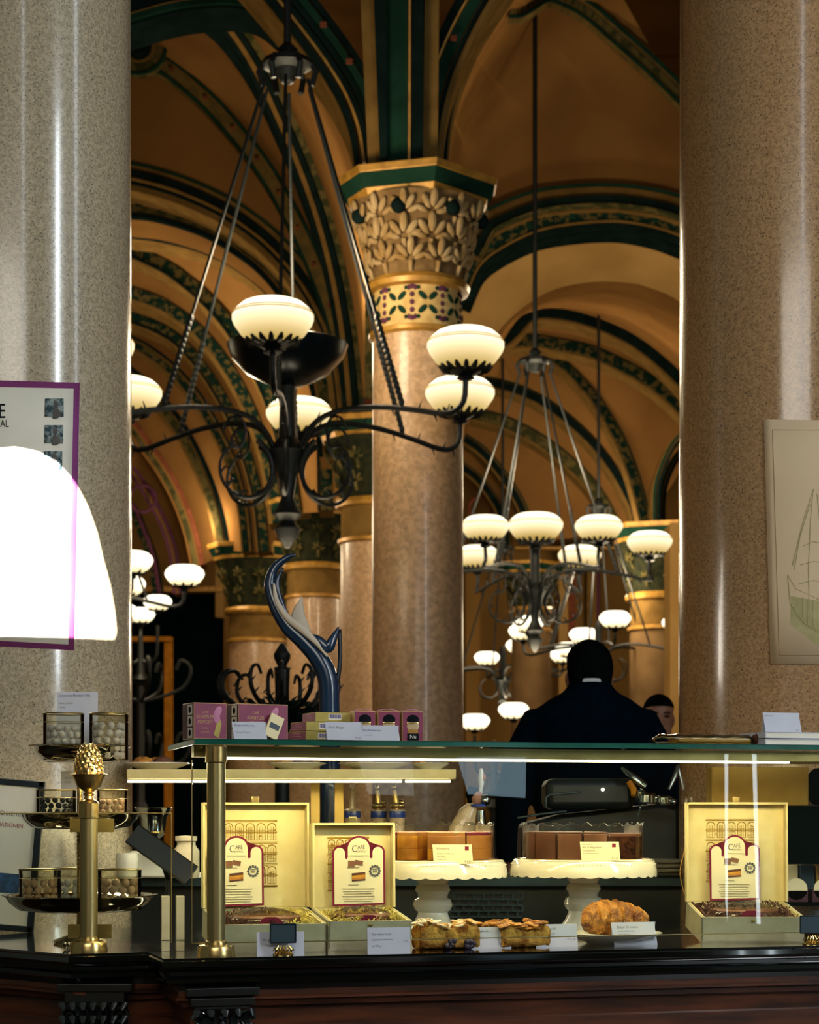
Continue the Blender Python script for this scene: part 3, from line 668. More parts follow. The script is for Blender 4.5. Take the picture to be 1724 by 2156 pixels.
def chandelier(px, Y, zb, angs, label, zcrown=5.47, k=1.0, dish=None, detail=1, zstem=9.5, R=1.15, group=None, mb='bowl', rods=True):
    X = xx(px, Y); t = thing('chandelier', label, 'chandelier', (X, Y, zb), group=group)
    n = 10 if detail else 6
    # stem and crown
    st = MB(); st.tube([(0, 0, zcrown-zb), (0, 0, zstem-zb)], .022, n); st.build('stem', M['iron'], t)
    cr_ = MB(); cr_.lathe([(.02, .10), (.05, .06), (.03, .03), (.11, .0), (.115, -.03), (.06, -.05), (.03, -.12), (.0, -.13)], (0, 0, zcrown-zb), 20)
    for i in range(6):
        a = PI/3*i; cr_.tube([(.10*math.cos(a), .10*math.sin(a), zcrown-zb), (.13*math.cos(a), .13*math.sin(a), zcrown-zb-.06), (.11*math.cos(a), .11*math.sin(a), zcrown-zb-.14)], .014, 6)
    cr_.v = [Vector((v.x*1.25, v.y*1.25, v.z)) for v in cr_.v]; cr_.build('crown', M['iron'], t)
    # hub
    hb = MB(); hb.tube([(0, 0, .0), (0, 0, -.62)], .045 if detail else .05, n)
    hb.lathe([(.0, -1.0), (.02, -.98), (.055, -.93), (.075, -.88), (.04, -.84), (.085, -.80), (.06, -.76), (.035, -.70), (.06, -.55), (.1, -.46), (.115, -.44), (.1, -.42), (.05, -.36), (.04, -.1), (.06, 0), (.03, .1)], (0, 0, 0), 20)
    hb.build('hub', M['iron'], t)
    for a in angs:
        a = math.radians(a); ca, sa = math.cos(a), math.sin(a)
        pts2 = [(.03, -.52), (.12, -.62), (.26, -.68), (.34, -.60), (.30, -.46), (.12, -.30), (.10, -.18), (.22, -.10), (.42, -.10), (.62, -.16), (.84, -.27), (1.0, -.36), (R, -.36), (R+.03, -.26), (R, -.155)]
        pts2 = [(.05, -.56), (.09, -.42), (.18, -.30), (.34, -.245), (.60, -.25), (.85, -.295), (.98, -.325), (1.08, -.325), (R-.01, -.27), (R, -.16)]
        c2 = cr([(p[0], p[1], 0) for p in pts2], 26 if detail else 12)
        am = MB(); am.tube([(p.x*ca, p.x*sa, p.y) for p in c2], .016 if detail else .02, n)
        if detail:   # thorny twigs on the arm
            for i in range(6, 22, 2):
                p = c2[i]; s = 1 if i % 4 else -1
                am.tube([(p.x*ca, p.x*sa, p.y), ((p.x+.02)*ca, (p.x+.02)*sa, p.y+.05*s)], [.009, .002], 5)
        ar = am.build('arm', M['iron'], t)
        # big scroll under the arm
        sc = MB(); q = []
        for i in range(30):
            u = i/29; ang = -PI*.35+u*PI*1.75; rr = .185*(1-.25*u)
            q.append((.27+rr*math.cos(ang+PI), -.56+rr*math.sin(ang+PI)))
        sc.tube([(x*ca, x*sa, z) for x, z in q], [.017-.011*i/29 for i in range(30)], n)
        if detail:
            for i in range(12, 30, 3):
                x, z = q[i]; sc.tube([(x*ca, x*sa, z), ((x-.03)*ca, (x-.03)*sa, z+.04), ((x-.05)*ca, (x-.05)*sa, z+.03)], [.009, .007, .003], 5)
            q2 = [(.32+.075*math.cos(v)*(1-v/14), -.36+.09*math.sin(v)) for v in [j*.5 for j in range(12)]]
            sc.tube([(x*ca, x*sa, z) for x, z in q2], .008, 6)
        sc.build('scroll', M['iron'], ar)
        bowl(ar, (R*ca, R*sa, 0.0), 1.0, mb, detail)
        if rods:
            rd = MB(); top = Vector((.137*ca, .137*sa, zcrown-zb-.13)); bot = Vector((.76*ca, .76*sa, -.27))
            m = 60 if detail else 1
            rd.tube([top.lerp(bot, i/8) for i in range(9)], .010 if detail else .013, 6)
            if detail:  # twisted links along the rod
                for i in range(44, 60):
                    p = top.lerp(bot, i/60); rd.ball(p, .017, 6, 5, (1, 1, 1.6))
            rd.build('hanging_rod', M['iron'], t)
    if dish:
        w, dz, m__ = dish
        b = MB(); b.lathe([(.0, -.30*w), (.16*w, -.27*w), (.34*w, -.18*w), (.46*w, -.05*w), (.5*w, .05*w), (.49*w, .055*w), (.44*w, -.03*w), (.3*w, -.15*w), (.1*w, -.24*w)], (0, 0, dz), 48, cap=False)
        b.build('central_dish', M[m__], t)
    return t
LP = []
chandelier(605, 10.8, 3.69, [-90, -30, 30, 90, 150, 210], 'nearest black wrought iron chandelier with a dark central dish and large opal bowls', dish=(.69, .13, 'bowldark'))
chandelier(1126, 17.4, 3.66, [-62, -118, 62, 118, 0, 180], 'second black chandelier with a lit central bowl, hanging right of the middle column', zcrown=5.35, zstem=11, R=1.05)
bw = kids([o for o in bpy.data.objects if o.name == 'chandelier.001'][0])
bowl([o for o in bpy.data.objects if o.name == 'chandelier.001'][0], (0, -.1, .13), 1.2, 'bowl', 1)
chandelier(1260, 26.0, 3.72, [-85, -30, 30, 95, 150, 210], 'far chandelier with small bright bowls above the head of the man in the dark suit', zcrown=5.4, detail=0, zstem=11.4, mb='bowlfar')
chandelier(1058, 30.0, 3.72, [-80, -30, 30, 100, 150, 210], 'farthest small chandelier low in view just right of the middle column', zcrown=5.4, detail=0, zstem=11.4, mb='bowlfar')
chandelier(155, 19.8, 3.69, [10, -50, 70, 130, 190, 250], 'chandelier partly hidden behind the left column, one bowl above the dark doorway', zcrown=5.4, detail=0, zstem=11.4, mb='bowlfar')
# standing candelabrum before the dark door
def candelabrum(px, Y, zt, label, n=3, hooks=True):
    t = thing('standing_candelabrum', label, 'candelabrum', (xx(px, Y), Y, 0))
    b = MB(); b.lathe([(.28, 0), (.28, .06), (.1, .14), (.06, .3), (.05, 1.2), (.09, 1.26), (.05, 1.34), (.045, zt-.9), (.11, zt-.82), (.05, zt-.74), (.03, zt-.3), (0, zt-.2)], n=20); b.build('pole', M['iron'], t)
    for i in range(n):
        a = 2*PI*i/n-.4; ca, sa = math.cos(a), math.sin(a)
        c = cr([(0, zt-.55, 0), (.1, zt-.62, 0), (.22, zt-.55, 0), (.24, zt-.3, 0), (.24, zt-.16, 0)], 12)
        ar = MB().tube([(p.x*ca, p.x*sa, p.y) for p in c], .02, 8).build('arm', M['iron'], t)
        bowl(ar, (.24*ca, .24*sa, zt+(.0 if i else .12)), .85, 'bowlfar', 0)
    if hooks:
        for i in range(5):
            a = 2*PI*i/5; ca, sa = math.cos(a), math.sin(a)
            for zz_ in (zt-1.0, zt-1.9):
                c = cr([(0, zz_-.1, 0), (.3, zz_-.02, 0), (.55, zz_+.1, 0), (.62, zz_+.32, 0), (.5, zz_+.42, 0), (.44, zz_+.3, 0)], 14)
                MB().tube([(p.x*ca, p.x*sa, p.y) for p in c], .022, 8).build('scroll_arm', M['iron'], t)
    return t
candelabrum(296, 23.5, 3.66, 'tall dark standing candelabrum with three bowls before the dark doorway')
candelabrum(1040, 22, 2.25, 'low candelabrum with one visible lamp behind the glass case, right of the middle column', 2, False)
# coat stand with curled hooks
t = thing('coat_stand', 'black iron coat stand with pointed finial and curled wiry hooks left of the blue sculpture', 'coat stand', (xx(594, 8), 8, 0))
zt = zz(1352, 8)
b = MB(); b.lathe([(.24, 0), (.24, .04), (.06, .1), (.035, .2), (.03, zt-.2), (.033, zt-.115), (.038, zt-.11), (.018, zt-.1), (.034, zt-.07), (.036, zt-.05), (.012, zt-.01), (0, zt)], n=20); b.build('pole', M['iron'], t)
for i in range(11):
    a = 2*PI*i/11+.2; ca, sa = math.cos(a), math.sin(a); q = random.uniform(.85, 1.1); zc = zt-.30+random.uniform(-.02, .02)
    c = cr([(.02, zc-.02, 0), (.1*q, zc+.0, 0), (.19*q, zc+.04, 0), (.245*q, zc+.10, 0), (.24*q, zc+.165, 0), (.195*q, zc+.185, 0), (.165*q, zc+.15, 0)], 18)
    b = MB(); b.tube([(p.x*ca, p.x*sa, p.y) for p in c], [.013-.007*k/17 for k in range(18)], 8)
    for k in range(3, 13, 2):
        p = c[k]; s = random.choice((-1, 1)); b.tube([(p.x*ca, p.x*sa, p.y), (p.x*ca+.02*s, p.x*sa+.015*s, p.y+.025*s)], [.006, .002], 5)
    b.build('hook', M['iron'], t)
b = MB()
for i in range(260):
    a = random.uniform(0, 2*PI); r0 = random.uniform(.0, .13); z0 = zt-.335+random.uniform(-.06, .07); p = Vector((r0*math.cos(a), r0*math.sin(a), z0)); d = Vector((math.cos(a)*.06, math.sin(a)*.06, random.uniform(-.01, .06)))
    b.tube([p, p+d*.5+Vector((0, 0, .01)), p+d], [.004, .006, .001], 4)
tag(b.build('wiry_leaves', M['leaf'], t), kind='stuff')
# point lights for the chandelier bulbs and for added unseen fills
def bulb_and_fill(x, y, z, w, col=(1, .81, .53), r=.25):
    l = bpy.data.lights.new('bulb_and_fill', 'POINT'); l.energy = w; l.color = col; l.shadow_soft_size = r
    o = bpy.data.objects.new('bulb_and_fill', l); C.objects.link(o); o.location = (x, y, z); return o
# ---------- people ----------
def loft(mb, rings, n=20):
    # rings: (cx, cy, z, rx, ry, p) superellipse
    vs = []
    for (cx, cy, z, rx, ry, p) in rings:
        for k in range(n):
            a = 2*PI*k/n; c, s = math.cos(a), math.sin(a)
            vs.append((cx+rx*math.copysign(abs(c)**p, c), cy+ry*math.copysign(abs(s)**p, s), z))
    m = len(rings)
    fs = [(i*n+k, i*n+(k+1) % n, (i+1)*n+(k+1) % n, (i+1)*n+k) for i in range(m-1) for k in range(n)]+[tuple(range(n-1, -1, -1)), tuple(range((m-1)*n, m*n))]
    return mb.add(vs, fs)
def head(mb, z0, k=1.0, dirn=1):
    # head with chin at z0, total height .235*k, face towards dirn*Y
    R = [(0, 0), (.035, .004), (.052, .02), (.062, .045), (.068, .075), (.073, .105), (.076, .135), (.077, .165), (.072, .195), (.055, .22), (.03, .233), (.0, .237)]
    rings = []
    for i, (r, z) in enumerate(R):
        off = dirn*(.028*(1-z/.1) if z < .1 else 0)
        rings.append((0, off-dirn*.012*(z > .12), z0+z*k, r*k+.0005, (r*1.22+.004)*k, 1.0))
    loft(mb, rings, 24)
    f = dirn
    mb.tube([(0, f*.086*k, z0+.125*k), (0, f*.106*k, z0+.092*k), (0, f*.104*k, z0+.084*k), (0, f*.085*k, z0+.080*k)], [.007, .012, .014, .01], 8)
    for s in (-1, 1):
        mb.ball((s*.077*k, -f*.006, z0+.108*k), .03*k, 10, 8, (.3, .6, 1.05)); mb.ball((s*.03, f*.082, z0+.132), .014, 8, 6, (1.4, .6, .6))
    mb.ball((0, f*.088, z0+.055), .017, 10, 6, (1.4, .7, .5)); mb.ball((0, f*.076, z0+.018), .022, 10, 6)
def hand(mb, w, d, side):
    # w wrist, d downward direction; relaxed, five separate fingers
    w = Vector(w); mb.tube([w, w+Vector((0, 0, -.045)), w+Vector((0, -.004, -.092))], [.026, .034, .03], 10, flat=.55, up=Vector((1, 0, 0)))
    for i, L_ in enumerate((.062, .075, .07, .055)):
        y = (i-1.5)*.019; b = w+Vector((0, -y, -.088))
        mb.tube([b, b+Vector((-side*.008, 0, -L_*.45)), b+Vector((-side*.022, 0, -L_*.8)), b+Vector((-side*.036, 0, -L_))], [.0095, .0088, .008, .0062], 8)
    b = w+Vector((-side*.01, .03, -.03)); mb.tube([b-Vector((0, .02, -.01)), b+Vector((-side*.01, .022, -.03)), b+Vector((-side*.016, .03, -.06))], [.014, .011, .008], 8)
def person(px, Y, ht, label, dirn, sh=.235, rz=0, bow=0, neck=.335):
    t = thing('person', label, 'person', (xx(px, Y), Y, 0), rz)
    b = MB(); zc = ht-.237; zs = ht-neck   # chin, shoulder line
    hb0 = len(b.v); head(b, zc, 1.0, dirn)
    for v in b.v[hb0:]: v.y += dirn*bow
    b.tube([(0, -.0, zs-.06), (0, dirn*bow*.4, zs+.04), (0, dirn*bow, zc+.06)], [.075, .060, .055], 14)
    loft(b, [(0, 0, .92, .15, .11, .9), (0, 0, 1.0, .165, .12, .9), (0, 0, 1.12, .14, .105, .9), (0, 0, 1.3, .16, .115, .9), (0, 0, zs-.08, .15, .10, .85), (0, 0, zs-.03, .10, .07, .9), (0, 0, zs+.03, .07, .06, 1)])
    for s in (-1, 1):
        b.tube([(s*.12, 0, zs-.03), (s*.185, 0, zs-.09), (s*.235, 0, zs-.2), (s*.27, -.01, zs-.34), (s*.275, dirn*.03, zs-.46), (s*.275, dirn*.06, zs-.57)], [.045, .045, .045, .04, .036, .028], 12)
        hand(b, (s*.275, dirn*.06, zs-.57), None, s)
        b.tube([(s*.085, 0, .95), (s*.10, 0, .78), (s*.10, dirn*.015, .5), (s*.10, 0, .32), (s*.10, 0, .09)], [.095, .088, .058, .052, .04], 12)
        b.tube([(s*.10, -dirn*.06, .035), (s*.105, dirn*.05, .04), (s*.11, dirn*.17, .025)], [.038, .042, .028], 10)
    b.build('body', M['skin'], t, remesh=.0085, smooth=180)
    # jacket
    j = MB()
    loft(j, [(0, 0, .78, .205, .145, .85), (0, 0, .95, .20, .145, .85), (0, 0, 1.1, .18, .135, .85), (0, 0, 1.3, .205, .145, .85), (0, 0, zs-.10, sh-.01, .145, .8), (0, 0, zs-.05, sh-.008, .13, .85), (0, 0, zs-.018, sh-.03, .115, .88), (0, 0, zs+.012, .145, .10, .95), (0, 0, zs+.036, .098, .092, 1), (0, 0, zs+.058, .080, .086, 1), (0, 0, zs+.073, .073, .080, 1)], 28)
    for s in (-1, 1):
        j.tube([(s*(sh-.10), 0, zs-.06), (s*(sh-.035), 0, zs-.07), (s*(sh+.022), 0, zs-.19), (s*.275, -.01, zs-.34), (s*.28, dirn*.03, zs-.46), (s*.28, dirn*.06, zs-.55)], [.05, .068, .070, .062, .055, .05], 14)
    j.build('jacket', M['suit'], t, remesh=.011, smooth=180)
    q = MB()
    for s in (-1, 1): q.tube([(s*.08, 0, .92), (s*.10, 0, .75), (s*.10, dirn*.01, .5), (s*.10, 0, .08)], [.115, .105, .08, .075], 14)
    loft(q, [(0, 0, .80, .185, .13, .85), (0, 0, .98, .17, .12, .85)])
    q.build('trousers', M['suit'], t, remesh=.012, smooth=180)
    MB().lathe([(.064, zs+.055), (.070, zs+.06), (.069, zs+.082), (.064, zs+.084)], n=28, sy=1.05).build('shirt_collar', M['shirt'], t)
    for s in (-1, 1): MB().tube([(s*.10, -dirn*.075, .04), (s*.105, dirn*.05, .045), (s*.11, dirn*.19, .03)], [.046, .05, .034], 12, flat=.8).build('shoe', M['blackm'], t)
    h = MB(); f = dirn; zh = zc
    rings = []
    for i in range(11):
        u = i/10; z = (.045 if dirn > 0 else .075)+(.207 if dirn > 0 else .177)*u
        r = .0835*math.sqrt(max(0, 1-max(0, (z-.15)/.103)**2)) if z > .15 else .0835-.012*(.15-z)/.09
        front = .62+.38*max(0, min(1, (z-.15)/.035))
        # shape: full at the back, cut away in front of the face
        if z > .178: cyh, rxh, ryh = -f*.012, max(r+.003, .004), max(r*1.22+.010, .004)
        else:
            ryh = max(.0835*(1.22*front), .03); cyh = -f*(.121-ryh); rxh = r
        rings.append((0, cyh+dirn*bow, zh+z, rxh, ryh, 1.0))
    loft(h, rings, 28)
    h.build('hair', M['hair'], t, smooth=180, subsurf=1)
    if dirn < 0:
        e = MB()
        for s in (-1, 1):
            e.ball((s*.031, -.0935, zh+.128), .012, 8, 6, (1.3, .4, .6)); e.tube([(s*.015, -.097, zh+.143), (s*.032, -.098, zh+.149), (s*.05, -.088, zh+.144)], .004, 6)
        e.tube([(-.025, -.099, zh+.054), (0, -.104, zh+.056), (.025, -.099, zh+.054)], .0045, 6)
        e.build('eyes_brows_and_lips', M['skind'], t)
    return t
person(1242, 6.7, 1.80, 'person in a dark suit seen from behind with short dark hair and white collar', 1, sh=.215, bow=.05, neck=.215)
person(1387, 10.0, 1.81, 'person facing the camera, dark haired in dark clothes, partly hidden by the suited back', -1, sh=.22)
# ---------- counter frame ----------
TZ = .92
A0 = math.radians(15.2); U = Vector((math.cos(A0), math.sin(A0), 0)); V = Vector((-math.sin(A0), math.cos(A0), 0)); O0 = Vector((-.4685, 3.625, 0))
def atw(x, w):
    t_ = (x-CX)/F; s = (t_*(O0.y+w*V.y)-O0.x-w*V.x)/(U.x-t_*U.y)
    return s
def LW(s, w, z=TZ): return Vector((O0.x+s*U.x+w*V.x, O0.y+s*U.y+w*V.y, z))
def AT(x, w, z=TZ): return LW(atw(x, w), w, z)
def zat(y, x, w): return CZ-(y-HY)/F*AT(x, w).y
edge = [(-2.2, 4.35), (-.841, 3.902), (-.6705, 3.746), (-.5225, 3.80), (-.4685, 3.625), LW(2.6, 0)[:2]]
def offset_poly(pl, d):
    # shift an open polyline backwards (into the counter) by d
    out = []; n = len(pl); P_ = [Vector((p[0], p[1])) for p in pl]
    for i in range(n):
        ns = []
        if i > 0: e = (P_[i]-P_[i-1]).normalized(); ns.append(Vector((-e.y, e.x)))
        if i < n-1: e = (P_[i+1]-P_[i]).normalized(); ns.append(Vector((-e.y, e.x)))
        m = sum(ns, Vector((0, 0))); m.normalize(); k = d/max(m.dot(ns[0]), .5); out.append(P_[i]+m*k)
    return out
back = [(2.6*U.x+O0.x-.6, 5.2), (-2.2, 5.2)]
def slab(profile, m_, name, parent, bk=None, smooth=30):
    # profile: list of (offset, z) top to bottom, swept along the counter front
    b = MB(); rows = [[(p.x, p.y, z) for p in offset_poly(edge, o)] for o, z in profile]
    b.grid([[Vector(v) for v in r] for r in rows])
    return b.build(name, m_, parent, smooth=smooth)
ct = thing('display_counter', 'black polished shop counter with carved dark wood front below the glass case', 'counter')
b = MB(); pl = [tuple(p) for p in offset_poly(edge, 0.0)]+[(2.1, 4.60), (-2.2, 4.60)]
b.flatprism(pl, TZ-.004, TZ); b.build('polished_top', M['black'], ct, smooth=0)
slab([(0, TZ-.0035), (-.004, TZ-.006), (-.005, TZ-.016), (0, TZ-.022), (.012, TZ-.027), (.014, TZ-.034), (.006, TZ-.04), (.006, TZ-.048), (.03, TZ-.056), (.034, TZ-.066)], M['black'], 'edge_moulding', ct)
slab([(.034, TZ-.066), (.034, TZ-.076), (.028, TZ-.079), (.028, TZ-.084), (.04, TZ-.088), (.044, TZ-.098), (.06, TZ-.103)], M['wood'], 'lower_moulding', ct)
slab([(.06, TZ-.103), (.062, TZ-.135), (.055, TZ-.138), (.055, TZ-.30), (.07, TZ-.31), (.07, .1), (.05, .09), (.05, 0)], M['wood'], 'front_panel', ct)
def carved(x, w, lab, big=1.0):
    c = AT(x, w, 0); k = 1.0
    R = Matrix.Rotation(A0, 3, 'Z')
    q = []
    cb = MB()
    for (wd, dp, z0, z1) in ((.142*big, .06, TZ-.058, TZ-.074), (.125*big, .05, TZ-.078, TZ-.094), (.11*big, .04, TZ-.094, TZ-.101)):
        cb.box(c+Vector((0, 0, (z0+z1)/2))-V*.0, (wd, dp, z0-z1), R)
    r0 = cb.build('capital_block', M['woodd'], ct, smooth=0, bevel=.002)
    lf = MB()
    for i in range(-2, 3):
        for j in range(2):
            a = i*.4; base = c+U*(i*.021*big)-V*(.022)+Vector((0, 0, TZ-.165+j*.028))
            tip = base+U*(i*.006)-V*.022+Vector((0, 0, .035)); lf.tube([base, base+Vector((0, 0, .022))-V*.004, tip, tip-V*.008-Vector((0, 0, .01))], [.008, .011, .008, .003], 7, flat=.6)
    for s in (-1, 1):
        sp = []
        for i in range(22):
            v = i*.5; rr = .017*(1-i/24); sp.append(c+U*(s*(.045*big+rr*math.cos(v)*.9))-V*.026+Vector((0, 0, TZ-.120+rr*math.sin(v))))
        lf.tube(sp, [.0045-.003*i/22 for i in range(22)], 6)
    for k_ in range(4): lf.ball(c-V*.03+Vector((0, 0, TZ-.115-.012*k_))+U*random.uniform(-.006, .006), .006, 8, 6)
    lf.build('carved_leaves', M['carve'], r0)
    sh = MB(); sh.tube([c+V*.03+Vector((0, 0, TZ-.13)), c+V*.03+Vector((0, 0, .1))], .045*big, 16); sh.build('pilaster', M['woodd'], ct)
carved(465, .03, '')
p_ = P(215, 2060, 3.80); 
for (px, Y) in ((200, 3.79),):
    c = Vector((xx(px, Y), Y, 0)); cb = MB()
    for (wd, dp, z0, z1) in ((.15, .06, TZ-.062, TZ-.078), (.12, .05, TZ-.078, TZ-.1)): cb.box((c.x, c.y+.02, (z0+z1)/2), (wd, dp, z0-z1))
    r0 = cb.build('capital_block', M['woodd'], ct, smooth=0, bevel=.002); lf = MB()
    for i in range(-3, 4):
        for j in range(3):
            base = c+Vector((i*.019, -.0, TZ-.185+j*.026)); lf.tube([base, base+Vector((0, -.004, .02)), base+Vector((i*.002, -.02, .032)), base+Vector((0, -.028, .02))], [.007, .010, .007, .003], 7, flat=.6)
    for s in (-1, 1):
        lf.tube([c+Vector((s*.05+.018*(1-i/24)*math.cos(i*.5), -.012, TZ-.125+.018*(1-i/24)*math.sin(i*.5))) for i in range(22)], [.0045-.003*i/22 for i in range(22)], 6)
    lf.build('carved_leaves', M['carve'], r0)
    MB().tube([c+Vector((0, .045, TZ-.1)), c+Vector((0, .045, .1))], .05, 16).build('pilaster', M['woodd'], ct)
# ---------- glass case ----------
gc = thing('glass_display_case', 'frameless glass display case over the counter with led strip under its top pane', 'display case')
W1 = .066; GT = 1.3425
s0 = atw(404, W1); s1 = 1.72
def panel(sa, wa, sb, wb, z0, z1, th, nm, m_='glass'):
    a = LW(sa, wa, 0); b2 = LW(sb, wb, 0); d = (b2-a).normalized(); nrm = Vector((-d.y, d.x, 0))*th
    b = MB(); b.add([a+Vector((0, 0, z0)), b2+Vector((0, 0, z0)), b2+nrm+Vector((0, 0, z0)), a+nrm+Vector((0, 0, z0)), a+Vector((0, 0, z1)), b2+Vector((0, 0, z1)), b2+nrm+Vector((0, 0, z1)), a+nrm+Vector((0, 0, z1))],
                    [(0, 3, 2, 1), (4, 5, 6, 7), (0, 1, 5, 4), (1, 2, 6, 5), (2, 3, 7, 6), (3, 0, 4, 7)])
    return b.build(nm, M[m_], gc, smooth=0)
# single sheets of glass for the broad faces, green polished edges as thin bars
def sheet(pts, nm, m_='glass'): return MB().add(pts, [(0, 1, 2, 3)]).build(nm, M[m_], gc, smooth=0)
zb_ = .944
sheet([LW(s0, W1, zb_), LW(s1, W1, zb_), LW(s1, W1, GT-.012), LW(s0, W1, GT-.012)], 'front_pane')
b = MB()
b.tube([LW(s0, W1, zb_), LW(s1, W1, zb_)], .0011, 6); b.tube([LW(s0, W1, zb_), LW(s0, W1, GT-.04)], .0012, 6)
b.build('pane_edge', M['brassd'], gc)
sb = atw(408, .42)
# top pane
tp = [LW(s0-.0, W1-.03, 0), LW(s1, W1-.03, 0), LW(s1, .44, 0), LW(s0+.005, .44, 0)]
b = MB(); b.flatprism([(p.x, p.y) for p in tp], GT-.0015, GT); b.build('top_pane', M['glass'], gc, smooth=0)
b = MB()
for a_, b_ in ((0, 1), (0, 3)):
    p, q = tp[a_], tp[b_]; d = (q-p).normalized(); nn = Vector((-d.y, d.x, 0))*.004
    if a_ == 0 and b_ == 3: nn = -nn
    b.add([p+Vector((0, 0, GT-.011)), q+Vector((0, 0, GT-.011)), q+nn+Vector((0, 0, GT-.011)), p+nn+Vector((0, 0, GT-.011)), p+Vector((0, 0, GT)), q+Vector((0, 0, GT)), q+nn+Vector((0, 0, GT)), p+nn+Vector((0, 0, GT))],
          [(0, 3, 2, 1), (4, 5, 6, 7), (0, 1, 5, 4), (1, 2, 6, 5), (2, 3, 7, 6), (3, 0, 4, 7)])
b.build('green_glass_edge', M['glassedge'], gc, smooth=0)
# side pane
q0 = LW(s0, W1, 0); q1 = Vector((xx(406, q0.y+.36), q0.y+.36, 0)); sheet([Vector((q.x, q.y, z)) for q, z in ((q0, zb_), (q1, zb_), (q1, GT-.012), (q0, GT-.012))], 'side_pane', 'glass_side')
# light rail with led
b = MB(); a1_, a2_ = atw(478, W1+.02), s1
def bar(b, sa, sb_, w, z0, z1, dw):
    p = [LW(sa, w, z0), LW(sb_, w, z0), LW(sb_, w+dw, z0), LW(sa, w+dw, z0), LW(sa, w, z1), LW(sb_, w, z1), LW(sb_, w+dw, z1), LW(sa, w+dw, z1)]
    b.add(p, [(0, 3, 2, 1), (4, 5, 6, 7), (0, 1, 5, 4), (1, 2, 6, 5), (2, 3, 7, 6), (3, 0, 4, 7)])
bar(b, atw(408, W1+.012), s1, W1+.012, GT-.034, GT-.013, .03); b.build('light_rail', M['rail'], gc, smooth=0)
b = MB(); bar(b, a1_, atw(1660, W1+.02), W1+.016, GT-.0385, GT-.034, .012); b.build('led_strip', M['led'], gc, smooth=0)
# bar added to stand in for reflections under the back of the top pane
b = MB(); bar(b, atw(480, .42), s1, .42, GT-.03, GT-.012, .018); b.build('reflection_bar', M['rail'], gc, smooth=0)
# side pane of the neighbouring low case
lc = thing('low_glass_screen', 'low glass screen around the tray stand left of the brass post', 'glass screen')
b = MB(); b.add([P(-260, 1985, 3.89), P(361, 1985, 3.85), P(361, 1712, 3.85), P(-260, 1712, 3.89)], [(0, 1, 2, 3)]); b.build('pane', M['glass'], lc, smooth=0)
b = MB(); b.tube([P(361, 1985, 3.85), P(361, 1712, 3.85)], .0013, 6); b.tube([P(361, 1712, 3.85), P(-260, 1712, 3.89)], .0013, 6); b.build('pane_edge', M['brassd'], lc)
# brass posts
def post(x, Y, ztop, label, finial=False, rb=.037, r=.018):
    t = thing('brass_post', label, 'post', (xx(x, Y), Y, TZ)); h = ztop-TZ
    MB().lathe([(r, 0), (r, h)], n=32).build('tube', M['brassd'], t)
    MB().lathe([(rb, 0), (rb, .008), (rb*.97, .012), (rb*.97, .018), (rb*.9, .022), (r*1.25, .024), (r*1.2, .03), (r*.9, .032)], n=40).build('base_flange', M['brass'], t)
    MB().lathe([(r*1.02, h-.035), (r*1.18, h-.033), (r*1.18, h-.004), (r*1.0, h)], n=32).build('top_collar', M['brass'], t)
    return t
post(455, AT(455, .036).y, GT-.012, 'tall brass post in front of the glass case corner')
t = post(187, 3.80, 1.222, 'shorter brass post with a pine cone finial before the tray stand', r=.0175)
z0 = 1.222-TZ
fb = MB(); fb.lathe([(.0175, z0), (.010, z0+.004), (.008, z0+.01), (.012, z0+.014), (.008, z0+.018), (.024, z0+.030), (.030, z0+.045), (.034, z0+.052), (.040, z0+.0535), (.027, z0+.056)], n=32)
fn_ = fb.build('finial_cup', M['brass'], t)
cone = MB()
prof = [(.026, 0), (.0265, .012), (.025, .026), (.021, .04), (.014, .052), (.006, .059), (0, .06)]
cone.lathe([(r, z0+.054+z) for r, z in prof], n=24)
for i in range(90):
    u = i/90; z = .004+.054*u; a = i*2.39996
    r = next(r0+(r1-r0)*(z-za)/(zb2-za) for (r0, za), (r1, zb2) in zip(prof[:-1], prof[1:]) if z <= zb2)
    cone.ball((r*math.cos(a), r*math.sin(a), z0+.054+z), .0052, 6, 5, (.6, .8, 1.2), Matrix.Rotation(a, 3, 'Z'))
cone.build('pine_cone', M['brass'], t)
# ---------- little card holders on the counter ----------
def small_sign(x, w, lab, px, py):
    c = AT(x, w); t = thing('card_holder', lab, 'card holder', c, A0)
    b = MB(); b.lathe([(.020, 0), (.021, .004), (.014, .007), (.006, .009), (.005, .016), (0, .018)], n=20, sy=.6)
    for i in range(-2, 3):
        b.tube([(i*.007, -.003, .006), (i*.0075, -.008, .014), (i*.005, -.006, .021)], [.0028, .0026, .0012], 6)
    for s in (-1, 1): b.tube([(s*(.014+.006*math.cos(v)), -.004, .010+.006*math.sin(v)) for v in [j*.6 for j in range(10)]], .0016, 6)
    b.build('ornate_base', M['brass'], t)
    b = MB(); b.box((0, .002, .044), (.052, .004, .038)); b.build('dark_plate', M['label_green'], t, bevel=.002)
    b = MB(); 
    for a_, b_ in (((-.025, .026), (.025, .026)), ((.025, .026), (.025, .062)), ((.025, .062), (-.025, .062)), ((-.025, .062), (-.025, .026))): b.tube([(a_[0], -.001, a_[1]), (b_[0], -.001, b_[1])], .0012, 6)
    b.build('rim', M['frame'], t)
small_sign(596, .014, 'small dark sign plate on an ornate brass foot before the cream gift boxes', 0, 0)
small_sign(1708, .014, 'small dark sign plate on an ornate brass foot at the right edge', 0, 0)
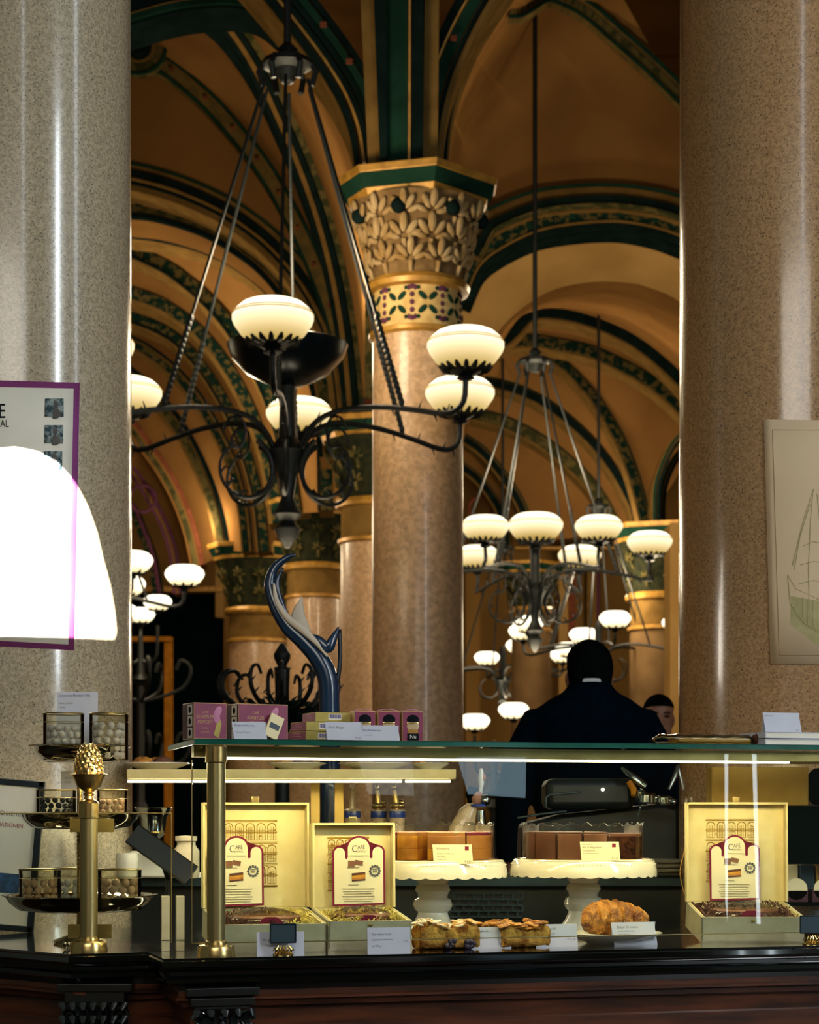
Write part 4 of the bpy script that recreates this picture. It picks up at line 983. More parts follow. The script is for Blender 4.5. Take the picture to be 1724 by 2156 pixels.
# ---------- cards ----------
def card(pos, w, h, lines, label, m_='paper', rz=A0, tilt=.22, corner=None, foot=True, group=None, name='price_card', shear=0, corner_m='ink'):
    t = thing(name, label, 'card', pos, rz, group)
    c, s = math.cos(tilt), math.sin(tilt)
    R = Matrix.Rotation(-tilt, 3, 'X')
    b = MB(); th = .0012
    b.add([R @ Vector(v) for v in ((-w/2, 0, 0), (w/2, 0, 0), (w/2+shear, 0, h), (-w/2+shear, 0, h), (-w/2, th, 0), (w/2, th, 0), (w/2+shear, th, h), (-w/2+shear, th, h))], [(0, 1, 2, 3), (4, 7, 6, 5), (0, 4, 5, 1), (1, 5, 6, 2), (2, 6, 7, 3), (3, 7, 4, 0)])
    f = b.build('face', M[m_], t, smooth=0)
    if foot:
        b = MB(); b.add([(-w/2, s*h+.002, c*h), (w/2, s*h+.002, c*h), (w/2, s*h*2+.004, 0), (-w/2, s*h*2+.004, 0)], [(0, 1, 2, 3)]); b.build('back_leaf', M[m_], t, solid=.001, smooth=0)
    for (txt, x, z, sz, mm) in lines:
        o = text(txt, sz*h, M[mm], f, name='lettering', align='RIGHT' if x > .5 else 'LEFT', sx=.9)
        o.location = R @ Vector(((x-.5)*w+shear*z, -.0008, z*h)); o.rotation_euler = (-tilt, 0, 0)
    if corner:
        x, z, s_ = corner; b = MB(); q = s_*h
        b.add([R @ Vector(((x-.5)*w+dx*q, -.0008, z*h+dz*q)) for dx, dz in ((0, 0), (1, 0), (1, 1), (0, 1))], [(0, 1, 2, 3)]); b.build('printed_stamp', M[corner_m], f, smooth=0)
    return t
def card_px(x0, x1, y0, y1, w_, lines, label, **k):
    z = k.pop('z', TZ); xc = (x0+x1)/2; p = AT(xc, w_, z); Y = p.y
    return card(p, (x1-x0)*Y/F/math.cos(A0), (y1-y0)*Y/F*1.03, lines, label, **k)
def fine(n, x=.06, top=.62, step=.12, sz=.10, m_='ink', txt='mit feiner Creme und Frucht'):
    return [(txt[:26-3*i] if i % 2 else txt[:24], x, top-step*i, sz, m_) for i in range(n)]
card_px(984, 1077, 1949, 1993, .10, [('Apfelstrudel mit', .08, .78, .15, 'ink'), ('Vanille', .08, .62, .14, 'ink'), ('hausgemacht mit Rosinen', .08, .46, .09, 'ink'), ('\u20ac 6,20', .93, .14, .16, 'ink')], 'grey white price card in front of the berry pastry slice', m_='paperb', corner=(.80, .66, .22))
card_px(1128, 1218, 1947, 1994, .105, [('Topfenstrudel', .05, .76, .17, 'ink'), ('serviert mit Vanillesauce', .05, .56, .09, 'ink'), ('warm oder kalt', .05, .28, .10, 'ink'), ('\u20ac 6,20', .95, .28, .16, 'ink')], 'grey white price card between the flaky strudel and the croissant', m_='paperb')
card_px(1292, 1386, 1944, 1991, .12, [('Butter Croissant', .12, .74, .16, 'ink'), ('aus feinem Butterteig', .12, .58, .10, 'ink'), ('frisch gebacken', .12, .44, .10, 'ink'), ('\u20ac 3,90', .93, .18, .16, 'ink')], 'grey white price card in front of the croissant plate', m_='paperb', shear=-.004)
card_px(774, 864, 1954, 2007, .025, [('Die kleine Torte', .10, .70, .13, 'ink'), ('verpackt in Holzkiste', .10, .50, .11, 'ink'), ('ca. 500 g', .10, .26, .11, 'ink'), ('\u20ac 33', .95, .42, .11, 'ink')], 'lilac white card leaning on the right end of the second cream gift box', m_='paperb', tilt=.06, foot=False)
card_px(542, 640, 1956, 2004, .030, [('Die grosse', .12, .62, .15, 'ink'), ('Torte', .18, .38, .15, 'ink')], 'lilac white card behind the small dark sign plate', m_='paperb', tilt=.06, foot=False)
# cake labels on the stands and cards on the top pane
def top_card(x0, x1, y0, y1, w_, lines, label, **k): return card_px(x0, x1, y0, y1, w_, lines, label, z=GT, **k)
top_card(494, 562, 1521, 1558, .045, [('Haselnuss-Mischung', .06, .74, .15, 'inkv'), ('Krokant-Dragees', .10, .34, .12, 'ink')], 'white name card before the two berry red upright cartons', m_='paperb', shear=-.004)
top_card(690, 764, 1523, 1561, .030, [('Nuss - Nougat', .08, .64, .16, 'ink'), ('\u20ac 5,50', .95, .08, .14, 'ink')], 'white name card just right of the flat carton pile on the glass', m_='paperb', shear=-.004)
top_card(762, 842, 1531, 1563, .045, [('Rosa Mandeldragee', .06, .62, .17, 'inkv'), ('vom Haus', .10, .30, .12, 'ink')], 'white name card before the three round window gift cartons', m_='paperb', shear=-.003)
card_px(1610, 1690, 1500, 1541, .10, [('Marmelade', .06, .80, .10, 'ink'), ('\u20ac 8,90', .92, .06, .09, 'ink')], 'white name card standing on the two grey books at the right', m_='paperb', shear=-.003, z=GT+.0292)
# ---------- cake stands and cakes ----------
def cake_stand(x, w_, label, hgt=.174, R0=.158):
    p = AT(x, w_); t = thing('cake_stand', label, 'cake stand', p)
    b = MB(); b.lathe([(.0, hgt), (R0-.01, hgt), (R0-.004, hgt+.002), (R0, hgt-.001), (R0-.006, hgt-.006), (.0, hgt-.008)], n=64, cap=False); pl = b.build('plate', M['ceramic'], t)
    def fn(r, z, a): return r+(.003*math.cos(a*30) if z < hgt-.022 else 0)
    rows = []; n = 180; b = MB()
    for (r, z) in ((R0-.002, hgt), (R0+.002, hgt-.006), (R0+.006, hgt-.024), (R0+.006, hgt-.034), (R0+.003, hgt-.034), (R0-.003, hgt-.01)):
        row = []
        for k in range(n+1):
            a = 2*PI*k/n; dz = -.0035*abs(math.sin(a*15)) if z < hgt-.03 else 0
            row.append(Vector((r*math.cos(a), r*math.sin(a), z+dz)))
        rows.append(row)
    b.grid(rows)
    for k in range(110):
        a = 2*PI*k/110; b.ball(((R0+.0035)*math.cos(a), (R0+.0035)*math.sin(a), hgt-.009), .0011, 5, 4)
    b.build('scalloped_skirt', M['ceramic'], t)
    MB().lathe([(.078, 0), (.080, .004), (.072, .012), (.055, .022), (.042, .038), (.034, .055), (.033, .060), (.040, .066), (.044, .076), (.040, .088), (.032, .092), (.034, .100), (.039, .108), (.036, .118), (.032, .122), (.036, .13), (.044, hgt-.01)], n=48).build('pedestal', M['ceramicw'], t)
    return t, p+Vector((0, 0, hgt))
cs1, c1 = cake_stand(911, .40, 'white scalloped cake stand carrying the amber glazed cake, left of the two')
cs2, c2 = cake_stand(1228, .38, 'white scalloped cake stand carrying the chocolate cake, right of the two')
def wedge(c, r, a0, a1, h, mats, label, group, z=.003, r0=.006, name='cake_slice', cut=None):
    # one slice: outer side, cut faces and top; apex towards the centre
    am = (a0+a1)/2; sh = Vector((math.cos(am), math.sin(am), 0))*.002
    t = thing(name, label, 'cake', c+sh+Vector((0, 0, z)), 0, group)
    def body(z0, z1, m_, nm, grow=0):
        n = 10; pts = [(r0*math.cos(am), r0*math.sin(am))]+[((r+grow)*math.cos(a0+(a1-a0)*i/n), (r+grow)*math.sin(a0+(a1-a0)*i/n)) for i in range(n+1)]
        MB().flatprism(pts, z0, z1).build(nm, M[m_], t, smooth=0, bevel=.0012)
    for (z0, z1, m_, nm) in mats: body(z0*h, z1*h, m_, nm)
    return t
# chocolate cake, closed side facing left, one cut wedge opening towards the right front
rad = .128
angs2 = [-176, -150, -122, -96, -71]
for i in range(len(angs2)-1):
    a0, a1 = math.radians(angs2[i]+.9), math.radians(angs2[i+1]-.9)
    wedge(c2, rad, a0, a1, .060, [(0, .93, 'chocl' if i > 1 else 'choc', 'iced_side'), (.93, 1, 'choc', 'glazed_top')], ['chocolate cake slice, leftmost of the cake on the right stand', 'chocolate cake slice, second from the left on the right stand', 'nougat brown slice left of the price card on the right stand', 'nougat brown slice behind the price card on the right stand'][i], 'chocolate cake slices')
for i, (a0, a1, lab) in enumerate(((-30, 0, 'dark sponge slice with its cut face showing, right end of the chocolate cake'), (1, 60, 'rear right chocolate cake slice'), (62, 120, 'rear chocolate cake slice behind the nougat brown ones'), (122, 182, 'rear left chocolate cake slice'))):
    wedge(c2, rad-.002, math.radians(a0), math.radians(a1), .056, [(0, .88, 'chocd', 'sponge'), (.88, 1, 'choc', 'glazed_top')], lab, 'chocolate cake slices')
o_ = thing('cake_board', 'thin gold cake board under the chocolate cake', 'cake board', c2); MB().lathe([(0, .0), (.140, .0), (.140, .0025), (0, .003)], n=64).build('disc', M['goldpr'], o_)
def collar(c, r, z0, z1, label):
    t = thing('cake_collar', label, 'cake collar', c); b = MB(); rows = []
    for j in range(3):
        rows.append([Vector(((r+.002*math.sin(a*9))*math.cos(a), (r+.002*math.sin(a*9))*math.sin(a), z0+(z1-z0)*j/2+(.003*math.sin(a*23)+.002*math.sin(a*41) if j == 2 else 0))) for a in [2*PI*k/160 for k in range(161)]])
    b.grid(rows); b.build('film_band', M['film'], t)
    e = MB(); e.tube([v+Vector((0, 0, .0005)) for v in rows[2]], .0007, 4, cap=False); e.build('film_edge', M['film'], t)
collar(c2, .134, .004, .078, 'clear crinkled film collar round the chocolate cake')
# amber cake, mostly gone towards the left where the box hides it
rad = .128
for i, (a0, a1, side, lab) in enumerate(((-170, -128, 'marz', 'amber glazed slice beside the small cream gift box'), (-127, -105, 'sponge', 'golden cut slice left of the dark gap in the amber cake'), (-96, -58, 'sponge', 'layered golden slice behind the price card of the amber cake'), (-57, -8, 'marz', 'amber glazed slice at the right end of the left cake'), (-6, 50, 'marz', 'rear right slice of the amber cake'), (52, 120, 'marz', 'rear slice of the amber cake'), (122, 188, 'marz', 'rear left slice of the amber cake'))):
    wedge(c1, rad, math.radians(a0), math.radians(a1), .060, [(0, .42, side, 'lower_layer'), (.42, .88, 'marz' if i != 1 else 'sponge', 'upper_layer'), (.88, 1, 'rasp' if i in (0, 3) else 'marz', 'glazed_top')], lab, 'amber cake slices')
o_ = thing('cake_board', 'thin gold cake board under the amber cake', 'cake board', c1); MB().lathe([(0, .0), (.140, .0), (.140, .0025), (0, .003)], n=64).build('disc', M['goldpr'], o_)
collar(c1, .134, .004, .080, 'clear crinkled film collar round the amber cake')
def on_stand(c, x, y0, y1, x0, x1, lines, lab, sh):
    p = Vector((xx((x0+x1)/2, c.y-.150), c.y-.150, zz(y1, c.y-.150)))
    Y = p.y; card(p, (x1-x0)*Y/F, (y1-y0)*Y/F, lines, lab, m_='papery', rz=0, tilt=.12, foot=False, corner=(.79, .70, .2), corner_m='maroon', shear=sh)
on_stand(c1, 0, 1778, 1819, 913, 996, [('Klimttorte', .10, .74, .17, 'ink'), ('Haselnuss und Marzipan', .10, .50, .10, 'ink'), ('mit Orange', .10, .36, .10, 'ink'), ('hausgemacht', .10, .22, .10, 'ink'), ('\u20ac 6,20', .95, .08, .14, 'ink')], 'ivory price card leaning on the amber cake, left of the two cake cards', -.003)
on_stand(c2, 0, 1772, 1811, 1224, 1306, [('Sachertorte', .05, .82, .13, 'ink'), ('mit Schlagobers', .05, .64, .18, 'ink'), ('Schokoladekuchen', .05, .48, .10, 'ink'), ('mit Marillenmarmelade', .05, .34, .10, 'ink'), ('\u20ac 6,20', .95, .08, .15, 'ink')], 'ivory price card leaning on the chocolate cake, right of the two cake cards', -.003)
# ---------- cream gift boxes ----------
def gift_box(pos, W, D, H, LH, rz, label, sheet_x, shred, tilt=.14, back=.02, clasp=True, string=False):
    t = thing('gift_box', label, 'gift box', pos, rz, rx=0)
    t.rotation_euler = (-0.0, 0, rz)
    Rt = Matrix.Rotation(tilt, 3, 'X')
    def X(v): return Rt @ Vector(v)
    w = .005
    b = MB()
    for c, d in (((0, w/2, H/2), (W, w, H)), ((0, D-w/2, H/2), (W, w, H)), ((-W/2+w/2, D/2, H/2), (w, D, H)), ((W/2-w/2, D/2, H/2), (w, D, H)), ((0, D/2, w/2), (W, D, w))):
        b.box(X(c), d, Rt)
    b.build('base', M['boxg'], t, smooth=0, bevel=.0008)
    bl = MB()
    for s in (-1, 1): bl.box(X((s*(W/2-w-.002), D/2, H-.012)), (.003, D-2*w, .024), Rt)
    bl.box(X((0, D-w-.002, H-.012)), (W-2*w, .003, .024), Rt)
    bl.build('inner_lining', M['boxc'], t, smooth=0)
    # prop under the rear
    MB().box((0, D*.72, D*.72*math.sin(tilt)/2-.002), (W*.5, .03, max(D*.72*math.sin(tilt)-.006, .004))).build('rear_prop', M['blackm'], t, smooth=0)
    # lid standing up
    hinge = X((0, D, H)); lt = back; Rl = Matrix.Rotation(-lt, 3, 'X'); ld = .026
    def Ln(v): return Rl @ Vector(v)+hinge
    b = MB(); b.box(Ln((0, 0, LH/2)), (W+.004, .004, LH), Rl); lid = b.build('lid', M['boxc'], t, smooth=0, bevel=.0008)
    b = MB()
    for c, d in (((-W/2, -ld/2, LH/2), (.005, ld, LH)), ((W/2, -ld/2, LH/2), (.005, ld, LH)), ((0, -ld/2, LH-.0025), (W+.004, ld, .005))): b.box(Ln(c), d, Rl)
    b.build('lid_rim', M['boxc'], lid, smooth=0, bevel=.0008)
    # embossed facade print: arches, windows and lines
    b = MB(); e = .0009
    def ln(x0, z0, x1, z1, r=.0007): b.tube([Ln((x0, -.0028, z0)), Ln((x1, -.0028, z1))], r, 4)
    fx0, fx1, fz0, fz1 = -W*.30, W*.22, LH*.20, LH*.82
    for k in range(7):
        z = fz0+(fz1-fz0)*k/6; ln(fx0, z, fx1, z, .0011 if k % 3 == 0 else .0007); ln(fx0, z+.0025, fx1, z+.0025, .0005)
    na = 5
    for row in range(3):
        z = fz0+(fz1-fz0)*(row*2+.3)/6; hh = (fz1-fz0)/6*1.2
        for k in range(na):
            xa = fx0+(fx1-fx0)*(k+.12)/na; xb = fx0+(fx1-fx0)*(k+.88)/na; xm = (xa+xb)/2; rr = (xb-xa)/2
            ln(xa, z, xa, z+hh); ln(xb, z, xb, z+hh); b.tube([Ln((xm+rr*math.cos(v), -.0028, z+hh+rr*.9*math.sin(v))) for v in [PI*i/8 for i in range(9)]], .0009, 4)
            for q in (.3, .5, .7): ln(xa+(xb-xa)*q, z, xa+(xb-xa)*q, z+hh, .0005)
            for q in range(4): ln(xa, z+hh*q/4, xb, z+hh*q/4, .0004)
    for k in range(40):
        xa = random.uniform(fx0, fx1-.008); z = random.uniform(fz0, fz1-.006); ln(xa, z, xa+.006, z+random.uniform(-.003, .003), .0006)
    b.build('facade_print', M['lidline'], lid)
    # paper sheet with three arches
    SW, SH = .113, .146; sx = sheet_x; sh = thing('x', None, None); bpy.data.objects.remove(sh)
    def outline(g):
        hw = SW/2; rc = .0275; rs = .0156; z1 = SH-.020-rs; half = [(hw-g, g), (hw-g, z1)]
        for i in range(1, 9): a = PI*i/8; half.append((hw-rs+(rs-g)*math.cos(a), z1+(rs-g)*math.sin(a)))
        if g: half += [(hw-2*rs+g, z1-.010), (hw-2*rs+g*.2, z1-.013), (rc-g, z1-.009)]
        else: half.append((rc+.0002, z1-.0005))
        for i in range(0, 7): a = PI*i/12; half.append(((rc-g)*math.cos(a), SH-rc+(rc-g)*math.sin(a)))
        return half+[(-x, z) for x, z in half[:-1][::-1]]
    lean = lt-.07; Rs = Matrix.Rotation(-lean, 3, 'X') @ Matrix.Rotation(0, 3, 'Y'); so = hinge+Vector((sx, -.018, .004))
    Ms = Matrix.Translation(so) @ Rs.to_4x4() @ Matrix.Rotation(-.02, 4, 'Y')
    st = MB().prism(outline(0), .0008, Ms).build('leaflet', M['maroon'], t, smooth=0)
    Mi = Ms @ Matrix.Translation((0, -.0006, 0)); MB().prism(outline(.0042), .0008, Mi).build('leaflet_page', M['papery'], st, smooth=0)
    def pos_s(x, z, d=.0012): return Ms @ Vector((x, -d, z))
    def put(txt, size, x, z, m_, al='CENTER', sxx=.8):
        o = text(txt, size, M[m_], st, name='lettering', align=al, sx=sxx)
        for v in o.data.vertices: v.co = Ms @ (v.co+Vector((x, -.0012, z)))
    put('C', .021, -.0095, SH-.034, 'ink'); put('AF\u00c9', .012, .005, SH-.028, 'ink'); put('CENTRAL', .0055, .005, SH-.035, 'ink')
    b = MB(); b.box(pos_s(0, SH-.0415), (.040, .0006, .0008)); b.box(pos_s(0, SH*.42), (.0, .0, .0))
    for k in range(6): b.box(pos_s(-.002, SH*.24-k*.0052), (.070-.005*(k % 3), .0006, .0009))
    b.box(pos_s(-.012, SH*.545), (.026, .0006, .0009)); b.box(pos_s(-.012, SH*.30), (.022, .0006, .0009))
    b.build('text_lines', M['kraft'], st, smooth=0)
    b = MB(); b.box(pos_s(-.016, SH*.60), (.014, .001, .013)); b.box(pos_s(.000, SH*.615), (.017, .001, .009), Matrix.Rotation(.2, 3, 'Y')); b.build('printed_praline', M['chocl'], st, smooth=0)
    for (dz, m_) in ((.008, 'choc'), (.003, 'sponge'), (-.001, 'marz'), (-.004, 'choc')):
        MB().box(pos_s(-.001, SH*.40+dz), (.029, .001, .005), Matrix.Rotation(-.09, 3, 'Y')).build('printed_cake', M[m_], st, smooth=0)
    b = MB()
    c0 = (.034, SH*.49)
    for k in range(12):
        a = 2*PI*k/12; b.ball(pos_s(c0[0]+.0105*math.cos(a), c0[1]+.0105*math.sin(a)), .0026, 8, 5, (1, .15, 1))
    b.tube([pos_s(c0[0]+.0085*math.cos(2*PI*k/20), c0[1]+.0085*math.sin(2*PI*k/20)) for k in range(21)], .0006, 4)
    for k in range(6): b.box(pos_s(c0[0]-.004+.0016*k, c0[1]-.001), (.0008, .0006, .005))
    b.box(pos_s(c0[0], c0[1]+.0035), (.012, .0006, .0012))
    b.build('printed_seal', M['ink'], st)
    if clasp: MB().box(Ln((-.0, -ld/2-.001, LH+.006)), (.016, .003, .014), Rl).build('clasp_tab', M['brass'], lid, bevel=.001)
    MB().ball(X((.0, -.002, H-.008)), .0035, 8, 6, (1.4, .6, .8)).build('clasp_stud', M['kraft'], t)
    # shredded paper
    b = MB(); b2 = MB()
    for i in range(420):
        x = random.uniform(-W/2+.012, W/2-.012); y = random.uniform(.012, D-.015); z = H-.016+random.uniform(0, .020)
        p = X((x, y, z)); a = random.uniform(0, 2*PI); l = random.uniform(.008, .018); q = []
        for k in range(5):
            q.append(p+Vector((math.cos(a+k*.5)*l*k/4, math.sin(a+k*.5)*l*k/4*.7, .004*math.sin(k*1.7+i))))
        tgt = b2 if (shred == 'b' or (shred == 'm' and x < W*.1)) else b
        tgt.tube(q, .0013, 4, flat=.35)
    if b.v: tag(b.build('shredded_paper', M['shredy'], t), kind='stuff')
    if b2.v: tag(b2.build('brown_shredded_paper', M['shredb'], t), kind='stuff')
    return t, X, Ln
def wrapped_cake(t, X, W, D, H, label, parentloc):
    # film wrapped round torte resting inside the box
    o = thing('wrapped_torte', label, 'wrapped cake', t.location, t.rotation_euler.z)
    r = min(W, D)*.38
    c = X((0, D*.5, H-.012)); b = MB(); b.lathe([(0, -.015), (r*.95, -.015), (r, -.008), (r, .010), (r*.95, .014), (0, .015)], c, 40); b.build('torte', M['chocl'], o)
    b = MB(); rows = []
    for j in range(7):
        u = j/6; rows.append([c+Vector(((r*1.13*math.cos(u*PI/2)+.003*math.sin(k*1.9+j))*math.cos(2*PI*k/48), (r*1.13*math.cos(u*PI/2)+.002*math.sin(k*2.3))*math.sin(2*PI*k/48), -.006+.034*math.sin(u*PI/2)+.0015*math.sin(k*1.3+j*2))) for k in range(49)])
    b.grid(rows); b.build('film_wrap', M['film'], o)
    b = MB(); b.prism([(-.026, -.004), (.026, -.004), (.020, .006), (.011, .011), (-.011, .011), (-.020, .006)], .001, Matrix.Translation(c+Vector((0, -r*1.08, .002)))); b.build('maroon_label', M['maroon'], o, smooth=0)
pA = AT(573, .095); gA, XA, LA = gift_box(pA, .219, .20, .058, .218, A0, 'large cream gift box with open lid behind the tall brass post', -.040, 'm', tilt=.12)
wrapped_cake(gA, XA, .219, .20, .058, 'film wrapped torte inside the large cream gift box', pA)
pB = AT(778, .090); gB, XB, LB = gift_box(pB, .172, .165, .062, .176, A0, 'smaller cream gift box with open lid, between the large box and the amber cake', .012, 'y', tilt=.12)
wrapped_cake(gB, XB, .172, .165, .062, 'film wrapped torte inside the smaller cream gift box', pB)
pC = AT(1584, .112); gC, XC, LC = gift_box(pC, .222, .20, .056, .222, .02, 'cream gift box with open lid standing alone at the right of the case', -.004, 'b', tilt=.12)
wrapped_cake(gC, XC, .222, .20, .056, 'film wrapped torte inside the right hand cream gift box', pC)
o = MB().tube(cr([LC((-.112, .002, .12)), LC((-.124, .0, .07)), LC((-.118, .0, .03)), LC((-.108, -.01, .0))], 16), .0012, 6).build('tie_string', M['gold'], gC)
o.matrix_parent_inverse = Matrix.Identity(4)
# ---------- pastries ----------
def blob_mesh(rows): b = MB(); b.grid(rows); return b
def pastry_slice(x, w_, W, D, H, rz, label, berries, mside, mtop):
    p = AT(x, w_); t = thing('pastry_slice', label, 'pastry', p+Vector((0, 0, 0)), rz)
    nx, nz = 26, 12; b = MB()
    vs = []; 
    R_ = [(u, v) for u in range(nx+1) for v in range(nz+1)]
    def prof(a):  # closed section in YZ, squircle
        c, s = math.cos(a), math.sin(a); return (math.copysign(abs(c)**.55, c)*D/2, H*.5+math.copysign(abs(s)**.6, s)*H*.5)
    rows = []
    for i in range(nx+1):
        u = i/nx; x_ = -W/2+W*u; e = 1-.12*abs(2*u-1)**6; row = []
        for k in range(25):
            y, z = prof(2*PI*k/24); z2 = z*e+(random.uniform(-.004, .006) if z > H*.6 else 0)+.006*math.sin(u*9)*(z > H*.5); row.append(Vector((x_+random.uniform(-.001, .001), y+random.uniform(-.002, .002), max(z2, 0))))
        row[-1] = row[0]; rows.append(row)
    b.grid(rows); n0 = len(b.v); b.f.append(tuple(range(24))); b.f.append(tuple(range(n0-25, n0-1)))
    b.build('filling', M[mside], t, smooth=60)
    top = MB()
    for i in range(46):
        x_ = random.uniform(-W/2, W/2); y_ = random.uniform(-D/2, D/2)*.9; z_ = H*.97+.006*math.sin((x_/W+.5)*9)
        top.ball((x_, y_, z_), random.uniform(.008, .014), 9, 6, (1.4, 1, .35), Matrix.Rotation(random.uniform(-.5, .5), 3, 'Y') @ Matrix.Rotation(random.uniform(0, 3), 3, 'Z'), jit=.12)
    top.build('flaky_top', M[mtop], t, smooth=80)
    if berries:
        bb = MB()
        for i in range(16): bb.ball((random.uniform(-W*.1, W*.42), -D/2-.001+random.uniform(0, .004), random.uniform(.004, H*.38)), random.uniform(.004, .007), 8, 6)
        bb.build('berries', M['berry'], t)
    return t
pastry_slice(938, .13, .125, .075, .050, A0, 'sugar dusted berry pastry slice in front of the left cake stand', True, 'crumb', 'sugar')
pastry_slice(1095, .13, .105, .07, .046, A0+.1, 'flaky strudel slice between two price cards', False, 'crumb', 'crust')
pastry_slice(1020, .215, .10, .07, .042, A0+.2, 'golden pastry slice behind the price card left of the strudel', False, 'crumb', 'crust')
# plate with croissant
pc = AT(1290, .185); t = thing('serving_plate', 'white plate under the croissant', 'plate', pc)
MB().lathe([(.055, 0), (.06, .004), (.085, .012), (.104, .021), (.106, .0225), (.104, .0235), (.084, .015), (.058, .007), (0, .006)], n=64).build('dish', M['ceramicw'], t)
def croissant(p, L_, Rm, rz, label):
    t = thing('croissant', label, 'pastry', p, rz); b = MB(); ns, nr = 72, 26; rows = []
    for i in range(ns+1):
        u = i/ns; a = -1.15+2.3*u; cx = L_*.52*math.sin(a)/math.sin(1.15); cy = .035*(1-math.cos(a))*-1.6
        env = Rm*(.22+.78*(math.cos((u-.5)*PI))**.8) if 0 < u < 1 else Rm*.12
        seg = u*7; fr = seg-math.floor(seg); step = 1+.13*(1-fr)**1.0 - .05
        row = []
        for k in range(nr+1):
            q = 2*PI*k/nr; rr = env*step*(1+.02*math.sin(q*5+i*.9))
            row.append(Vector((cx+.10*rr*math.sin(q*1)*0, cy+rr*math.cos(q)*.85, Rm*.82+rr*math.sin(q)*.92 if math.sin(q) > -.8 else Rm*.82-rr*.74)))
        row[-1] = row[0]; rows.append(row)
    b.grid(rows); b.f.append(tuple(range(nr))); n0 = len(b.v); b.f.append(tuple(range(n0-nr-1, n0-1)))
    zmin = min(v.z for v in b.v)
    for v in b.v: v.z -= zmin
    b.build('baked_dough', M['crust'], t, smooth=50)
croissant(pc+Vector((-.010, 0, .016)), .150, .044, A0+.15, 'large golden brown croissant on the white plate')
# ---------- three tier tray stand ----------
YT = 4.07
ts = thing('tiered_tray_stand', 'three tier polished silver tray stand behind the shorter brass post', 'tray stand', (xx(168, YT), YT, TZ))
def dish(R_, z, nm='tray'):
    MB().lathe([(0, z-.034), (R_*.62, z-.034), (R_*.80, z-.028), (R_*.90, z-.014), (R_*.95, z-.003), (R_, z), (R_*1.0, z+.002), (R_*.94, z-.001), (R_*.88, z-.012), (R_*.78, z-.024), (R_*.6, z-.030), (0, z-.030)], n=72).build(nm, M['silver'], ts, smooth=60)
tiers = [(.108, zz(1572, YT)-TZ), (.134, zz(1712, YT)-TZ), (.166, zz(1885, YT)-TZ)]
for R_, z in tiers: dish(R_, z)
b = MB(); b.lathe([(.055, 0), (.056, .006), (.04, .012), (.018, .02), (.008, .03), (.006, .07), (.006, tiers[0][1]-.03)], n=24)
for k in range(14): b.ball((0, 0, .16+k*.0085), .0075, 8, 6, (1, 1, .6))
b.build('centre_rod', M['brass'], ts)
def tub(x, Y, z, r, h, fillh, m_, label, group, candies, wirem='silver'):
    t = thing('acrylic_tub', label, 'tub', (xx(x, Y), Y, z))
    MB().lathe([(r, 0), (r, h), (r-.0015, h), (r-.0015, .002), (0, .002), (0, 0)], n=48).build('clear_wall', M['acryl'], t, smooth=30)
    MB().lathe([(r+.0006, h-.002), (r+.0012, h), (r+.0004, h+.001), (r-.002, h), (r+.0006, h-.002)], n=48, cap=False).build('rim', M['brassd'], t)
    MB().lathe([(r+.0006, fillh), (r+.001, fillh+.0006), (r+.0006, fillh+.0012)], n=48, cap=False).build('level_ring', M['brassd'], t)
    return t
protoc = {}
def candy(m_, pos, s, label, group, cat='candy'):
    nm = {'candyw': 'sugared_almond', 'candyp': 'praline', 'candyd': 'chocolate_bean'}[m_]
    if m_ not in protoc:
        o = MB().ball((0, 0, 0), 1, 12, 8, (1, .85, .8), jit=.03).build(nm, M[m_], None, label, cat, group); protoc[m_] = o
    else:
        o = protoc[m_].copy(); C.objects.link(o)
    o['label'] = label; o['group'] = group; o['category'] = cat
    o.location = pos; o.scale = (s, s, s); o.rotation_euler = (random.uniform(0, 3), random.uniform(0, 3), random.uniform(0, 3)); return o
def fill(x, Y, z, r, hf, m_, s, label, group):
    X0 = xx(x, Y); k = 0; zc = z+.003+s*.8
    while zc < z+hf:
        off = random.uniform(0, 6); nr = max(3, int(2*PI*(r-s*1.15)/(s*2.0)))
        for i in range(nr):
            a = 2*PI*i/nr+off; rr = r-s*1.12-.001
            if math.sin(a) > .35: continue     # the rear of the tub cannot be seen
            candy(m_, (X0+rr*math.cos(a), Y+rr*math.sin(a), zc+random.uniform(-.0006, .0006)), s*random.uniform(.92, 1.0), label, group)
        zc += s*1.62
def zt_(i): return TZ+tiers[i][1]-.030
tubs = [(134, 4.035, 0, .043, .099, .080, 'candyw', .0088, 'clear tub of pale sugared almonds on the top tray, left one', 'pale sugared almond in the left tub of the top tray'),
        (229, 4.04, 0, .041, .099, .080, 'candyw', .0095, 'clear tub of pale sugared almonds on the top tray, right one', 'pale sugared almond in the right tub of the top tray'),
        (118, 4.05, 1, .042, .080, .062, 'candyd', .0075, 'clear tub of dark chocolate beans on the middle tray', 'dark chocolate bean in the left tub of the middle tray'),
        (236, 4.05, 1, .032, .080, .060, 'candyp', .0070, 'clear tub of brownish pralines on the middle tray, right of the post', 'brownish praline in the right tub of the middle tray'),
        (84, 4.03, 2, .044, .087, .068, 'candyp', .0098, 'clear tub of beige pralines at the left of the bottom tray', 'beige praline in the left tub of the bottom tray'),
        (152, 4.10, 2, .040, .087, .068, 'candyw', .0095, 'clear tub of pale sugared almonds behind the post on the bottom tray', 'pale sugared almond in the middle tub of the bottom tray'),
        (252, 4.04, 2, .046, .087, .068, 'candyp', .0100, 'clear tub of beige pralines at the right of the bottom tray', 'beige praline in the right tub of the bottom tray')]
